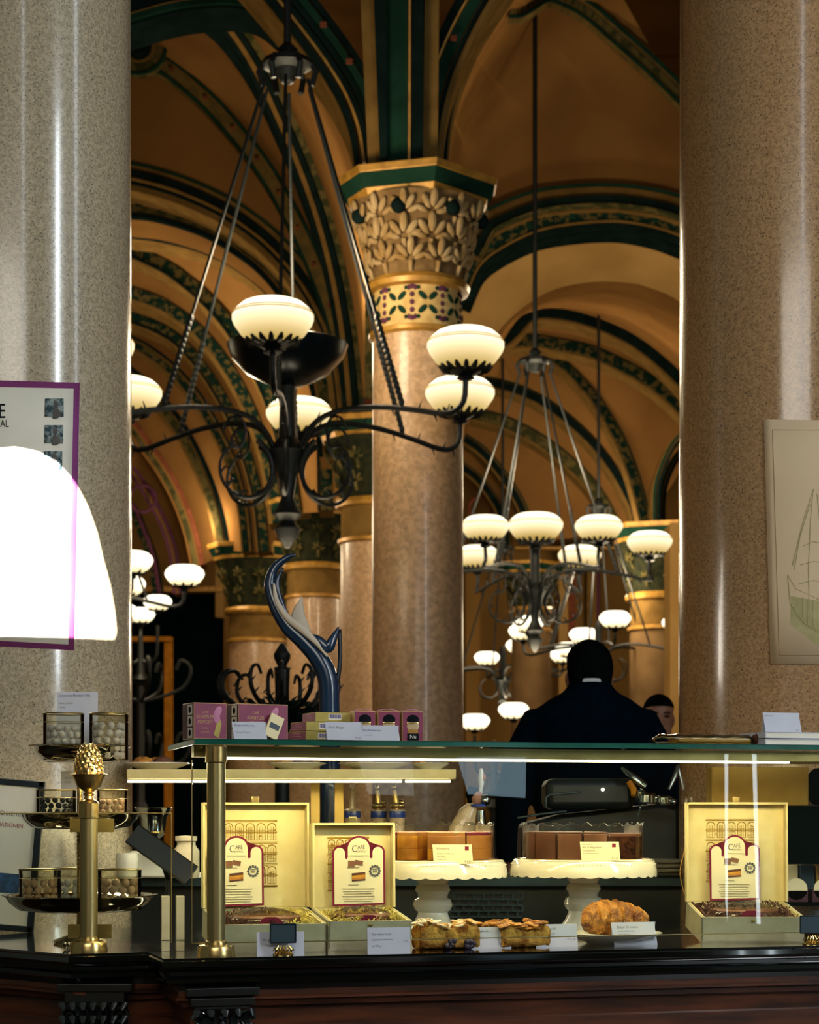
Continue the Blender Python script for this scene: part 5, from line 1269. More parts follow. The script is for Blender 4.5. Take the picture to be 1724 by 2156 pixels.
for (x, Y, i, r, h, fh, m_, s, lab, cl) in tubs:
    tub(x, Y, zt_(i), r, h, fh, m_, lab, None, None); fill(x, Y, zt_(i), r, fh, m_, s, cl, cl.replace('pale sugared almond', 'pale sugared almonds').replace('dark chocolate bean', 'dark chocolate beans').replace(' praline', ' pralines'))
def px_card(x0, x1, y0, y1, Y, lines, lab, m_='paperb', **k):
    return card(Vector((xx((x0+x1)/2, Y), Y, zz(y1, Y))), (x1-x0)*Y/F, (y1-y0)*Y/F, lines, lab, m_=m_, rz=0, tilt=.05, foot=False, **k)
px_card(118, 205, 1456, 1600, 4.122, [('Gebrannte Mandeln 100g', .05, .93, .05, 'inkv'), ('Kakao, Zucker', .05, .82, .04, 'ink'), ('Vanille', .05, .76, .04, 'ink')], 'white name card standing behind the tubs of the top tray')
px_card(128, 196, 1624, 1735, 4.13, [('Schokobohnen', .1, .86, .06, 'inkv'), ('dunkel', .1, .78, .05, 'ink')], 'white name card standing behind the tubs of the middle tray')
for (x0, x1, y0, y1, lab, zf) in ((147, 240, 1724, 1752, 'plain kraft tag clipped under the middle silver tray', None), (143, 235, 1946, 1976, 'plain kraft tag on a small ornate foot below the bottom tray', 1)):
    Y = 3.91; t = thing('kraft_tag', lab, 'tag', (xx((x0+x1)/2, Y), Y, zz(y1, Y))); w = (x1-x0)*Y/F; h = (y1-y0)*Y/F
    MB().box((0, 0, h/2), (w, .0015, h)).build('card', M['kraft'], t, smooth=0)
    if zf:
        b = MB(); b.lathe([(.02, TZ-zz(y1, Y)), (.018, TZ-zz(y1, Y)+.004), (.005, TZ-zz(y1, Y)+.008), (.004, .002)], (-.03, 0, 0), 16)
        for s in range(5): b.ball((-.05+s*.008, -.006, TZ-zz(y1, Y)+.010), .0055, 8, 6)
        b.build('ornate_foot', M['silver'], t)
    else:
        b = MB(); b.tube([(0, .001, h*.9), (0, .01, h+.01), (0, .045, h+.008)], .0015, 6); b.build('clip', M['brass'], t)
# leaning framed menu at the left edge
Y = 4.42; t = thing('framed_menu', 'dark framed menu board leaning at the left edge before the column', 'menu board', (xx(66, Y), Y, TZ))
t.rotation_euler = (-.0, math.radians(4.6), 0)
W_, H_ = .42, zz(1645, Y)-TZ
b = MB()
for c, d in (((-W_/2, 0, H_-.007), (W_, .014, .014)), ((-W_/2, 0, .007), (W_, .014, .014)), ((-.007, 0, H_/2), (.015, .014, H_)), ((-W_+.007, 0, H_/2), (.014, .014, H_))): b.box((c[0]+.004, c[1], c[2]), d)
b.build('frame', M['frame'], t, smooth=0, bevel=.002)
s_ = MB().box((-W_/2, .002, H_/2), (W_-.02, .004, H_-.02)).build('sheet', M['paper'], t, smooth=0)
for body, yy, m_, sz in (('K\u00d6STLICHKEITEN', 1722, 'ink', .015), ('VARIATIONEN', 1746, 'inkr', .014)):
    o = text(body, sz, M[m_], s_, align='RIGHT', sx=.85); o.location = (-.036+(1722-yy)*.0001, -.0008, H_-(yy-1645)*Y/F)
MB().box((-.11, -.0005, H_-(1864-1645)*Y/F), (.16, .001, .046)).build('printed_photo', M['photob'], s_, smooth=0)
# ---------- cartons on the glass top ----------
def carton(p, W, D, H, rz, label, front, side, top, group=None, name='gift_carton'):
    t = thing(name, label, 'box', p, rz, group)
    MB().box((0, D/2, H/2), (W, D, H)).build('body', M[top], t, smooth=0, bevel=.0008)
    MB().box((0, -.0003, H/2), (W-.002, .0006, H-.003)).build('front_face', M[front], t, smooth=0)
    if side: MB().box((-W/2-.0003, D/2, H/2), (.0006, D-.002, H-.003)).build('side_face', M[side], t, smooth=0)
    return t
def corner_pos(x, w_): return AT(x, w_, GT)
for i, (x, w_, lab) in enumerate(((408, .045, 'upright berry red carton with three small portraits, left of the pair'), (502, .055, 'upright berry red carton with three small portraits, right of the pair'))):
    rz = A0+math.radians(12+2*i); p = corner_pos(x, w_); W, D, H = .118, .062, .0705
    W = .068 if i == 0 else .107
    c = p+Matrix.Rotation(rz, 3, 'Z') @ Vector((W/2, 0, 0))
    t = carton(c, W, D, H, rz, lab, 'magenta', 'magdark', 'goldpr', name='gift_carton')
    b = MB(); b2 = MB()
    for k in range(3):
        b.box((-W/2-.0008, D*.30, .012+k*.0225), (.0008, .024, .020)); b2.ball((-W/2-.0016, D*.30, .012+k*.0225), .0065, 8, 6, (.15, 1, 1))
    pr = b.build('portrait_prints', M['paper'], t, smooth=0); b2.build('portrait_figures', M['inkd'], pr)
    for (tx, z, s) in (('CAF\u00c9', .050, .0075), ('K\u00dcNSTLER', .040, .0095), ('MEMORY', .030, .0095), ('ORIGINAL', .020, .004), ('SOUVENIR', .012, .0045)):
        o = text(tx, s, M['goldpr'], t, align='CENTER', sx=.8); o.location = (-W*.16, -.0009, z)
    b = MB(); b.ball((W*.22, -.001, .052), .009, 10, 6, (.8, .1, 1.5), Matrix.Rotation(.5, 3, 'Y')); b.ball((W*.20, -.001, .040), .007, 10, 6, (1, .1, 1.3)); b.build('printed_flower', M['pinkpr'], t)
    b = MB(); b.prism([(W*.10, .008), (W*.26, .002), (W*.34, .030), (W*.26, .046)], .0008, Matrix.Translation((0, -.0012, 0))); b.build('printed_card', M['olivebox'], t, smooth=0)
# leaning sachets
for (x, w_, rz, ry, W, H, lab, m_) in ((585, .085, A0, -.12, .036, .058, 'cream sachet leaning against the right upright carton', 'olivebox'), (568, .055, A0+.2, .42, .030, .048, 'small cream printed packet tilted in front of the cream sachet', 'papery')):
    t = thing('sachet', lab, 'packet', AT(x, w_, GT+.004), rz); t.rotation_euler = (-.12, ry, rz)
    MB().box((0, 0, H/2), (W, .006, H)).build('body', M[m_], t, bevel=.0015, smooth=0)
    MB().box((0, -.0036, H*.5), (W*.7, .0008, H*.22)).build('print', M['label_green' if m_ == 'papery' else 'lidline'], t, smooth=0)
# flat carton pile
for i, (x, z, lab) in enumerate(((644, 0, 'flat berry and cream carton, bottom one of the pile of three'), (645, .0195, 'flat berry and cream carton, middle one of the pile of three'), (664, .039, 'flat berry and cream carton, topmost of the pile of three'))):
    rz = A0+math.radians(-52+3*i); W, D, H = .095, .062, .0185
    rz = math.radians(-38+4*i)
    p = AT(x, .075 if i < 2 else .09, GT+z); R = Matrix.Rotation(rz, 3, 'Z')
    # corner towards the camera: left face berry (short side), right face cream
    W2, D2 = .092, .075
    c = p+R @ Vector((W2/2, 0, 0)) if False else p
    t = thing('flat_carton', lab, 'box', p, math.radians(33-5*i), 'flat cartons in a pile')
    MB().box((W2/2, D2/2, H/2), (W2, D2, H)).build('body', M['olivebox'], t, smooth=0, bevel=.0006)
    MB().box((-.0004, D2/2, H/2), (.0008, D2-.002, H-.002)).build('berry_face', M['magenta'], t, smooth=0)
    b = MB()
    for k in range(3): b.box((-.001, D2*.5, .004+k*.005), (.0004, D2*.6-.008*k, .0012))
    b.build('print_lines', M['pinkpr'], t, smooth=0)
    bc = MB().box((W2*.45, -.0004, H*.52), (.028, .0006, H*.66)).build('barcode_label', M['paper'], t, smooth=0)
    b = MB()
    for k in range(14): b.box((W2*.45-.0115+k*.00178, -.0009, H*.56), (.0006+.0005*(k % 3), .0004, H*.42))
    b.build('bars', M['inkv'], bc, smooth=0)
for i, (x0, x1, y0) in enumerate(((746, 790, 1497), (796, 842, 1497), (847, 891, 1498))):
    w_ = .068-.006*i; p = AT((x0+x1)/2, w_, GT); Y = p.y; W = (x1-x0)*Y/F/math.cos(A0); H = CZ-(y0-HY)*Y/F-GT
    t = carton(p, W, .045, H, A0, ['berry gift carton with round jar print, left of the three', 'berry gift carton with round jar print, middle of the three', 'berry gift carton with round jar print and black label, right of the three'][i], 'magenta', 'goldpr', 'goldpr', name='jar_carton')
    b = MB()
    for (z, rx_, rz_, m_) in ((H*.72, .013, .010, 'inkd'), (H*.60, .0125, .004, 'brass'), (H*.50, .0125, .011, 'porc'), (H*.32, .011, .008, 'gold')):
        MB().ball((0, -.0008, z), 1, 16, 10, (rx_, .0008, rz_)).build('jar_print', M[m_], t)
    bl = MB().box((0, -.0012, H*.14), (.024, .0006, .014)).build('black_label', M['inkd'], t, smooth=0)
    o = text('Nu', .011, M['paper'], bl, align='CENTER'); o.location = (0, -.0018, H*.09)
    MB().tube(cr([(-W/2, .01, H+.001), (0, .01, H+.004), (W/2, .01, H+.001)], 10), .0008, 5).build('lid_flap', M['pinkpr'], t)
# books and wrapped loaf at the right
for i, (z, lab, m_) in enumerate(((0, 'grey violet book lying flat, lower of the two at the right', 'paperb'), (.0145, 'grey violet book lying flat, upper of the two at the right', 'paperb'))):
    t = thing('book', lab, 'book', AT(1612, .06, GT+z), A0+.03)
    MB().box((.09, .06, .0065), (.18, .12, .011)).build('pages', M['paper'], t, smooth=0)
    b = MB(); b.box((.09, .06, .0006), (.184, .124, .0012)); b.box((.09, .06, .0126), (.184, .124, .0012)); b.box((-.001, .06, .0065), (.002, .124, .013)); b.build('cover', M[m_], t, smooth=0)
t = thing('brown_sachet', 'small reddish brown crumpled bag wedged left of the two grey books', 'bag', AT(1598, .10, GT), A0)
MB().ball((0, 0, .013), .015, 12, 8, (1.2, .8, .85), jit=.12).build('bag', M['shredb'], t)
t = thing('wrapped_loaf', 'film wrapped long loaf on the glass top before the right column', 'wrapped loaf', AT(1480, .12, GT), A0)
b = MB(); rows = []
for i in range(41):
    u = i/40; x_ = -.118+.236*u; e = math.sin(PI*min(u*4.5, .5)) if u < .12 else (math.sin(PI*min((1-u)*5, .5)) if u > .9 else 1)
    rows.append([Vector((x_, .035*e*math.cos(a), .0115+(.0115*e+(.0015*math.sin(i*.9+a*3)))*math.sin(a))) for a in [2*PI*k/20 for k in range(21)]])
b.grid(rows); b.build('film', M['film'], t, smooth=80)
MB().box((.015, 0, .008), (.17, .055, .013)).build('loaf', M['boxback'], t, bevel=.004)
# ---------- back counter and what stands on it ----------
BZ = 1.03
bc = thing('back_counter', 'dark back counter with a slotted vent panel behind the glass case', 'counter')
MB().box((-.01, 5.16, BZ-.012), (1.50, .44, .024)).build('top', M['machgrill'], bc, bevel=.003)
MB().box((-.01, 5.18, (BZ-.024)/2), (1.46, .40, BZ-.024)).build('body', M['blackm'], bc, smooth=0)
b = MB(); x0_, x1_ = xx(925, 4.97), xx(1100, 4.97); z0_, z1_ = zz(1932, 4.97), zz(1882, 4.97)
for k in range(5): b.box(((x0_+x1_)/2, 4.975, z0_+(z1_-z0_)*k/4), (x1_-x0_, .008, .004))
for k in range(4):
    for j in range(9): b.box((x0_+(x1_-x0_)*(j+.5*(k % 2))/8.5, 4.975, z0_+(z1_-z0_)*(k+.5)/4), (.006, .008, (z1_-z0_)/4))
b.build('vent_grill', M['machgrill'], bc, smooth=0, bevel=.001)
MB().box((xx(990, 4.95), 4.955, zz(1850, 4.95)), (.30, .01, .022)).build('chrome_strip', M['chrome'], bc, smooth=0)
rs = thing('rear_shelf', 'cream rear shelf with a bright led strip under its front edge', 'shelf')
YS = 4.75; xa, xb = xx(268, YS), xx(960, YS)
MB().box(((xa+xb)/2, YS+.10, (zz(1620, YS)+zz(1640, YS))/2), (xb-xa, .22, zz(1620, YS)-zz(1640, YS))).build('board', M['boxc'], rs, smooth=0, bevel=.002)
for (p, q) in ((270, 846), (853, 948)):
    MB().box(((xx(p, YS)+xx(q, YS))/2, YS-.005, zz(1645, YS)), (xx(q, YS)-xx(p, YS), .010, .0065)).build('led_strip', M['ledb'], rs, smooth=0)
b = MB()
for x in (664, 714): b.box((xx(x, YS+.1), YS+.1, (zz(1640, YS)+BZ)/2), (.022, .022, zz(1640, YS)-BZ))
b.build('support', M['boxback'], rs, smooth=0)
b = MB()
zs_ = zz(1620, YS)
for i, (x, r, lab) in enumerate(((330, .085, 'shallow white dish with baked pieces, left end of the rear shelf'), (625, .075, 'shallow pale dish in the middle of the rear shelf'), (790, .095, 'wide pale dish with pastries, right part of the rear shelf'), (905, .05, 'small dish of pastries at the right end of the rear shelf'))):
    p = Vector((xx(x, YS+.1), YS+.1, zs_)); t = thing('shallow_dish', lab, 'dish', p)
    MB().lathe([(r*.5, 0), (r*.55, .003), (r*.85, .012), (r, .017), (r*.98, .019), (r*.8, .014), (r*.5, .006), (0, .005)], n=40).build('dish', M['ceramicw'], t)
    for k in range(5):
        a = k*1.3; o = MB().ball((0, 0, 0), .022, 12, 8, (1.2, .8, .6), jit=.06).build('baked_bun', M[('crust', 'shredb', 'sponge')[k % 3]], None, 'small baked bun on the %s dish of the rear shelf' % ('leftmost', 'second', 'third', 'rightmost')[i], 'pastry', 'baked buns on the %s rear shelf dish' % ('leftmost', 'second', 'third', 'rightmost')[i])
        o.location = p+Vector((r*.5*math.cos(a)*(k > 0), r*.5*math.sin(a)*(k > 0), .021))
# syrup bottles with cobalt bands
for i, (x, Y, lab) in enumerate(((742, 5.02, 'small porcelain bottle with cobalt band and stopper, left of the three'), (797, 5.06, 'small porcelain bottle with cobalt band and knotted gilt stopper, middle of the three'), (836, 5.02, 'small porcelain bottle with cobalt band and knotted gilt stopper, right of the three'))):
    t = thing('porcelain_bottle', lab, 'bottle', (xx(x, Y), Y, BZ)); hb_ = zz(1722, Y)-BZ
    MB().lathe([(.028, 0), (.036, .01), (.038, .05), (.03, .09), (.019, hb_-.03), (.021, hb_)], n=28).build('body', M['porc'], t)
    MB().lathe([(.021, hb_), (.0215, hb_+.002), (.0215, hb_+.016), (.021, hb_+.018)], n=28).build('cobalt_band', M['bluem'], t)
    MB().lathe([(.023, hb_+.018), (.023, hb_+.022), (.012, hb_+.024)], n=28).build('rim', M['porc'], t)
    b = MB()
    if i: 
        for k in range(9):
            a = k*2*PI/6; b.ball((.011*math.cos(a), .011*math.sin(a), hb_+.032+.008*(k > 5)), .0085, 8, 6)
    b.tube([(0, 0, hb_+.022), (-.002*i, 0, hb_+.055), (-.004*i, 0, hb_+.075)], [.010, .009, .006], 10); b.ball((-.004*i, 0, hb_+.08), .009, 10, 8)
    b.build('stopper', M['brass' if i else 'porc'], t)
# porcelain figurine
Yf = 5.0; t = thing('figurine', 'small porcelain figurine with black bob hair, blue ruff and white plume behind the amber cake', 'figurine', (xx(985, Yf), Yf, BZ))
def FZ(y): return zz(y, Yf)-BZ
def FX(x): return xx(x, Yf)-xx(985, Yf)
b = MB(); b.tube([(FX(968), 0, 0), (FX(972), 0, FZ(1745)), (FX(985), 0, FZ(1712)), (FX(998), 0, FZ(1692))], [.045, .034, .024, .012], 18, flat=.8); b.build('dress', M['porc'], t)
b = MB(); b.ball((FX(1003), 0, FZ(1680)), .019, 16, 12, (.9, 1, 1.1)); b.build('head', M['skin'], t)
b = MB(); b.ball((FX(996), .004, FZ(1672)), .020, 14, 10, (1, 1, 1)); b.ball((FX(991), .0, FZ(1684)), .012, 10, 8, (.8, 1, 1.3)); b.tube([(FX(996), 0, FZ(1664)), (FX(986), 0, FZ(1657))], [.010, .003], 8); b.build('hair', M['hair'], t)
b = MB(); b.lathe([(.012, 0), (.022, .003), (.023, .008), (.012, .010)], (FX(1006), -.002, FZ(1700)), 24); b.build('ruff', M['bluem'], t)
b = MB(); b.ball((FX(1021), -.006, FZ(1685)), .015, 14, 10, (1, 1, 1)); b.build('glass_globe', M['chrome'], t)
b = MB(); b.ball((FX(1013), 0, FZ(1640)), .012, 12, 10, (.7, .7, 2.4)); b.tube([(FX(1011), 0, FZ(1672)), (FX(1013), 0, FZ(1650))], .005, 8); b.build('plume', M['ceramicw'], t)
MB().ball((FX(1019), -.006, FZ(1636)), .006, 8, 6, (.8, .5, 1.6)).build('small_flame_detail', M['marz'], t)
b = MB(); b.tube([(FX(1012), 0, FZ(1706)), (FX(1014), 0, FZ(1736)), (FX(1010), 0, 0)], [.010, .013, .02], 12); b.build('stem', M['chrome'], t)
# espresso machine
Ym = 5.12; t = thing('coffee_machine', 'large black coffee machine with chrome group heads behind the chocolate cake', 'coffee machine', (xx(1280, Ym), Ym, BZ))
def ex(x): return xx(x, Ym)-xx(1280, Ym)
def ez(y): return zz(y, Ym)-BZ
b = MB(); b.prism([(ex(1095), 0), (ex(1432), 0), (ex(1432), ez(1700)), (ex(1395), ez(1692)), (ex(1180), ez(1715)), (ex(1100), ez(1735))], .22, Matrix.Translation((0, 0, 0))); b.build('body', M['machine'], t, smooth=30, bevel=.012)
b = MB(); b.box(((ex(1145)+ex(1330))/2, .02, ez(1672)), (ex(1330)-ex(1145), .2, ez(1640)-ez(1704))); b.build('upper_housing', M['blackm'], t, bevel=.02)
b = MB(); b.box((ex(1260), -.082, ez(1663)), (.0001, .0001, .0001)); b.ball((ex(1262), -.085, ez(1663)), .0045, 10, 8); b.build('lit_button', M['ledb'], t)
b = MB()
for (x, y, r, h) in ((1350, 1682, .026, .03), (1385, 1686, .022, .024), (1336, 1676, .016, .03)): b.lathe([(0, -h/2), (r*.8, -h/2), (r, -h*.3), (r, h*.3), (r*.7, h/2), (0, h/2)], (ex(x), -.12, ez(y)), 24)
for k in range(5): b.ball((ex(1368+k*9), -.13, ez(1681+k*2)), .008, 10, 8)
b.tube([(ex(1338), -.12, ez(1690)), (ex(1332), -.14, ez(1712)), (ex(1322), -.15, ez(1738))], .0022, 6)
b.build('chrome_group', M['chrome'], t)
b = MB(); b.tube([(ex(1300), -.10, ez(1618)), (ex(1330), -.12, ez(1645)), (ex(1346), -.12, ez(1658))], [.004, .012, .011], 12); b.tube([(ex(1420), -.10, ez(1616)), (ex(1395), -.12, ez(1664))], [.010, .004], 10); b.build('polished_handle', M['chrome'], t)
b = MB(); b.tube([(ex(1313), -.12, ez(1648)), (ex(1322), -.13, ez(1664)), (ex(1320), -.14, ez(1676))], [.008, .009, .006], 10); b.build('copper_spout', M['doorgold'], t)
b = MB(); b.tube([(ex(1085), -.11, ez(1722)), (ex(1130), -.12, ez(1714)), (ex(1185), -.12, ez(1708))], .003, 6); b.tube([(ex(1143), -.115, ez(1700)), (ex(1143), -.115, ez(1680)), (ex(1150), -.115, ez(1674)), (ex(1215), -.115, ez(1668))], .003, 6); b.build('trim_line', M['machgrill'], t)
for i in range(4):
    p = Vector((xx(1402, 5.025), 5.025, BZ+.0005+i*.0115)); o = thing('stacked_plate', ['pale plate at the bottom of the stack right of the chocolate cake', 'second plate from the bottom in the stack right of the chocolate cake', 'third plate from the bottom in the stack right of the chocolate cake', 'topmost plate of the stack right of the chocolate cake'][i], 'plate', p, 0, 'stacked plates')
    MB().lathe([(.045, 0), (.05, .002), (.085, .009), (.088, .0105), (.08, .0105), (.05, .005), (0, .004)], n=48).build('dish', M['ceramicw'], o)
# things behind the low screen on the left
YL = 4.9
t = thing('serving_counter_block', 'pale low serving block behind the leaning dark tablet, left', 'block', (xx(330, YL+.05), YL+.05, BZ)); MB().box((0, 0, (zz(1792, YL)-BZ)/2), (.13, .10, zz(1792, YL)-BZ)).build('body', M['ceramicw'], t, bevel=.006)
t = thing('steel_shaker', 'wide lipped polished steel shaker cup behind the low glass screen', 'cup', (xx(323, YL), YL, zz(1792, YL)))
MB().lathe([(.030, 0), (.024, .012), (.016, .03), (.020, .036), (.030, .046), (.034, .085), (.044, .105), (.050, .112), (.048, .113), (.040, .104), (.030, .085), (.024, .05), (0, .045)], n=40).build('cup', M['chrome'], t)
MB().lathe([(.0275, .046), (.031, .047), (.031, .051), (.028, .052)], n=40).build('ring', M['brass'], t)
t = thing('white_mug', 'small cream mug at the foot of the left column behind the tubs', 'mug', (xx(277, 4.95)+.0, 4.86, BZ+.02)); MB().lathe([(.02, -.02), (.026, -.018), (.03, .03), (.028, .045), (.026, .044), (.027, .03), (.02, -.01), (0, -.012)], n=32).build('cup', M['ceramicw'], t)
t = thing('storage_jar', 'pale storage jar behind the corner of the glass case', 'jar', (xx(392, YL), YL, BZ)); MB().lathe([(.03, 0), (.034, .01), (.034, .07), (.024, .085), (.024, .095), (.028, .096), (.028, .108), (0, .11)], n=32).build('jar', M['boxg'], t)
Yd = 4.55; t = thing('tablet_screen', 'dark slanted tablet with pale edges between the tray stand and the glass case', 'tablet', (xx(340, Yd), Yd, zz(1800, Yd)))
a_ = math.atan2(1838-1752, 410-290)
Rd = Matrix.Rotation(a_, 3, 'Y') @ Matrix.Rotation(-.5, 3, 'X')
MB().box((0, 0, 0), (.175, .009, .055), Rd).build('slab', M['machine'], t, smooth=0, bevel=.002)
b = MB(); q = [Rd @ Vector(v) for v in ((-.0875, -.0045, .0275), (.0875, -.0045, .0275), (.0875, -.0045, -.0275), (-.02, -.0045, -.0275))]
b.tube([q[0], q[1]], .0014, 6); b.tube([q[3], q[2]], .0014, 6); b.build('pale_edge', M['chrome'], t)
b = MB(); b.tube([(0, .01, -.01), (.01, .06, -.06), (.01, .06, BZ*0+TZ-zz(1800, Yd))], .008, 10); b.build('stand_leg', M['blackm'], t)
for i, (x, lab) in enumerate(((348, 'slim upright beige box left of the thin gap at the case corner'), (379, 'slim upright beige box right of the thin gap at the case corner'))):
    t = thing('slim_box', lab, 'box', AT(x, .20), A0); p = t.location; H = zz(1886, p.y)-TZ
    MB().box((0, 0, H/2), (.0165, .012, H)).build('body', M['boxg'], t, smooth=0, bevel=.001)
    MB().box((0, -.0064, H*.2), (.0165, .001, .0015)).build('slot', M['inkd'], t, smooth=0)
# shelf rack at the right behind the case
Yr = 4.56; t = thing('display_rack', 'dark green rack behind the right gift box holding cartons', 'rack', (xx(1640, Yr), Yr, 0))
xl, xr = xx(1500, Yr)-xx(1640, Yr), xx(1800, Yr)-xx(1640, Yr)
for (y, nm) in ((1697, 'shelf'), (1900, 'shelf')): MB().box(((xl+xr)/2, .03, zz(y, Yr)-.004), (xr-xl, .11, .008)).build(nm, M['doorwood'], t, smooth=0)
MB().box(((xx(1636, Yr)-xx(1640, Yr)+xr)/2, -.036, (zz(1700, Yr)+zz(1818, Yr))/2), (xr-(xx(1636, Yr)-xx(1640, Yr)), .006, zz(1700, Yr)-zz(1818, Yr))).build('hanging_panel', M['doorwood'], t, smooth=0)
b = MB(); b.box((xl-.004, .03, (zz(1697, Yr)+TZ)/2), (.012, .10, zz(1697, Yr)-TZ)); b.box((xr+.004, .03, (1.3+TZ)/2), (.012, .10, 1.3-TZ)); b.build('upright', M['doorwood'], t, smooth=0)
t = thing('storage_carton', 'large khaki carton on the rack above the right gift box', 'box', (xx(1596, Yr), Yr-.03, zz(1697, Yr)+.0005)); MB().box((0, .05, .0465), (xx(1697, Yr)-xx(1494, Yr), .09, .093)).build('body', M['boxback'], t, smooth=0, bevel=.003)
t = thing('dark_bag', 'dark rounded bag beside the khaki carton at the right edge', 'bag', (xx(1722, Yr), Yr, zz(1697, Yr)+.001)); MB().ball((0, 0, .045), .05, 20, 14, (.62, .6, .9)).build('bag', M['doorwood'], t, smooth=180)
zr_ = zz(1900, Yr)
for i, (x, w, h, m_, lab) in enumerate(((1676, .055, .03, 'maroon', 'dark red carton on the low rack shelf next to the right gift box'), (1735, .06, .03, 'maroon', 'dark red carton on the low rack shelf at the very edge'))):
    t = thing('treat_box', lab, 'box', (xx(x, Yr-.01), Yr-.01, zr_+.0005)); MB().box((0, .02, h/2), (w, .05, h)).build('body', M['magdark'], t, smooth=0, bevel=.002)
    MB().lathe([(0, -.001), (.026, -.001), (.026, .001), (0, .001)], n=32).build('round_label', M['papery'], t, loc=(0, -.004, h+.002)).rotation_euler = (PI/2, 0, 0)
t = thing('paper_bag', 'row of cream printed bags standing on the low rack shelf', 'bag', (xx(1692, Yr+.05), Yr+.05, zr_+.0005))
for k in range(3): MB().box((-.035+k*.04, 0, .045), (.036, .03, .088)).build('bag', M[('papery', 'label_green', 'boxback')[k]], t, smooth=0, bevel=.003)
# ---------- blue glass sculpture ----------
Yq = 5.16
t = thing('glass_sculpture', 'tall deep blue swooping fish shaped sculpture with white fins, left of the middle column', 'sculpture', (xx(690, Yq), Yq, BZ))
def q_(x, y, d=0): return (xx(x, Yq)-xx(690, Yq), d, zz(y, Yq)-BZ)
c = cr([q_(692, 1840), q_(695, 1700), q_(694, 1560), (q_(693, 1490)), q_(690, 1430), q_(670, 1385), q_(640, 1350), q_(606, 1318), q_(580, 1275), q_(568, 1232), q_(578, 1196), q_(604, 1174), q_(622, 1168)], 60)
rr = [.030+.0*i for i in range(60)]
for i in range(60):
    u = i/59; rr[i] = .028 if u < .3 else .028*(1-((u-.3)/.7)**1.5*.86)
MB().tube(c, rr, 20).build('body', M['blue'], t, smooth=180)
c2_ = cr([q_(596, 1196, -.004), q_(584, 1222, -.006), (q_(586, 1250, -.006)), q_(596, 1278, -.006), q_(612, 1304, -.004)], 24)
MB().tube(c2_, [.003+.006*math.sin(PI*i/23) for i in range(24)], 10).build('inner_crescent', M['blue'], t, smooth=180)
c3 = cr([q_(577, 1230, -.016), q_(584, 1268, -.02), q_(606, 1302, -.024), q_(640, 1330, -.026), q_(668, 1356, -.026), q_(690, 1384, -.024)], 24)
MB().tube(c3, [.003+.007*math.sin(PI*i/23) for i in range(24)], 10).build('pale_belly', M['fin'], t, smooth=180)
c4 = cr([q_(634, 1335, -.01), q_(628, 1306, -.008), q_(630, 1280, -.004), q_(636, 1256, 0)], 16)
MB().tube(c4, [.028, .027, .026, .025, .024, .022, .021, .019, .017, .015, .013, .011, .008, .006, .004, .001], 14, flat=.35).build('pale_fin', M['fin'], t, smooth=180)
c5 = cr([q_(650, 1338, -.02), q_(672, 1350, -.024), q_(690, 1366, -.024), q_(702, 1346, -.02), q_(714, 1320, -.01)], 20)
MB().tube(c5, [.003, .006, .008, .010, .011, .012, .013, .014, .015, .015, .015, .015, .014, .013, .012, .010, .008, .006, .004, .001], 12, flat=.5).build('tail_fin', M['blue'], t, smooth=180)
c6 = cr([q_(714, 1325, 0), q_(716, 1370, 0), q_(714, 1410, 0), q_(708, 1450, 0), q_(702, 1500, 0)], 16)
MB().tube(c6, .006, 8).build('rear_edge', M['frame'], t, smooth=180)
# ---------- front side of the room behind the camera ----------
# sun patch: a spot through an unseen wall, its opening shaped to the patch
SL = Vector((2.2, -7.0, 3.3)); WY = -2.0
patch = [(-215, 1334), (-120, 1338), (0, 1339), (80, 1340), (160, 1343), (222, 1346), (240, 1345), (245, 1330), (241, 1290), (232, 1235), (217, 1180), (203, 1120), (182, 1062), (158, 1018), (120, 976), (80, 954), (30, 944), (-20, 950), (-80, 975), (-130, 1040), (-175, 1150), (-200, 1240)]
hole = []
for (x, y) in patch:
    p = on_cyl(max(x, -190), y, (colL[0], colL[1], colL[2]), 0); d = p-SL; k = (WY-SL.y)/d.y; hole.append(SL+d*k)
hole2 = [(h.x, h.z) for h in hole]
def wall_with_hole(x0, x1, z0, z1, hole, y, th, name):
    bm = bmesh.new(); outer = [(x0, z0), (x1, z0), (x1, z1), (x0, z1)]
    vo = [bm.verts.new((x, y, z)) for x, z in outer]; vh = [bm.verts.new((x, y, z)) for x, z in hole]
    es = [bm.edges.new((vo[i], vo[(i+1) % 4])) for i in range(4)]+[bm.edges.new((vh[i], vh[(i+1) % len(vh)])) for i in range(len(vh))]
    bmesh.ops.triangle_fill(bm, edges=es, use_beauty=True)
    me = bpy.data.meshes.new(name); bm.to_mesh(me); bm.free(); me.materials.append(M['plasterw'])
    o = bpy.data.objects.new(name, me); C.objects.link(o); o['kind'] = 'structure'; return o
wall_with_hole(-5, 5.5, 0, 7, hole2, WY, .0, 'wall_back')
sp = bpy.data.lights.new('sunbeam', 'SPOT'); sp.energy = 130000; sp.spot_size = math.radians(24); sp.spot_blend = .1; sp.shadow_soft_size = .004; sp.color = (1, .97, .90)
so = bpy.data.objects.new('sunbeam', sp); C.objects.link(so); so.location = SL
tgt = on_cyl(60, 1180, colL, 0); so.rotation_euler = (tgt-SL).to_track_quat('-Z', 'Y').to_euler()
def area(name, loc, tgt, sx, sy, e, col, spread=180):
    l = bpy.data.lights.new(name, 'AREA'); l.shape = 'RECTANGLE'; l.size = sx; l.size_y = sy; l.energy = e; l.color = col; l.spread = math.radians(spread)
    o = bpy.data.objects.new(name, l); C.objects.link(o); o.location = loc; o.rotation_euler = (Vector(tgt)-Vector(loc)).to_track_quat('-Z', 'Y').to_euler(); return o
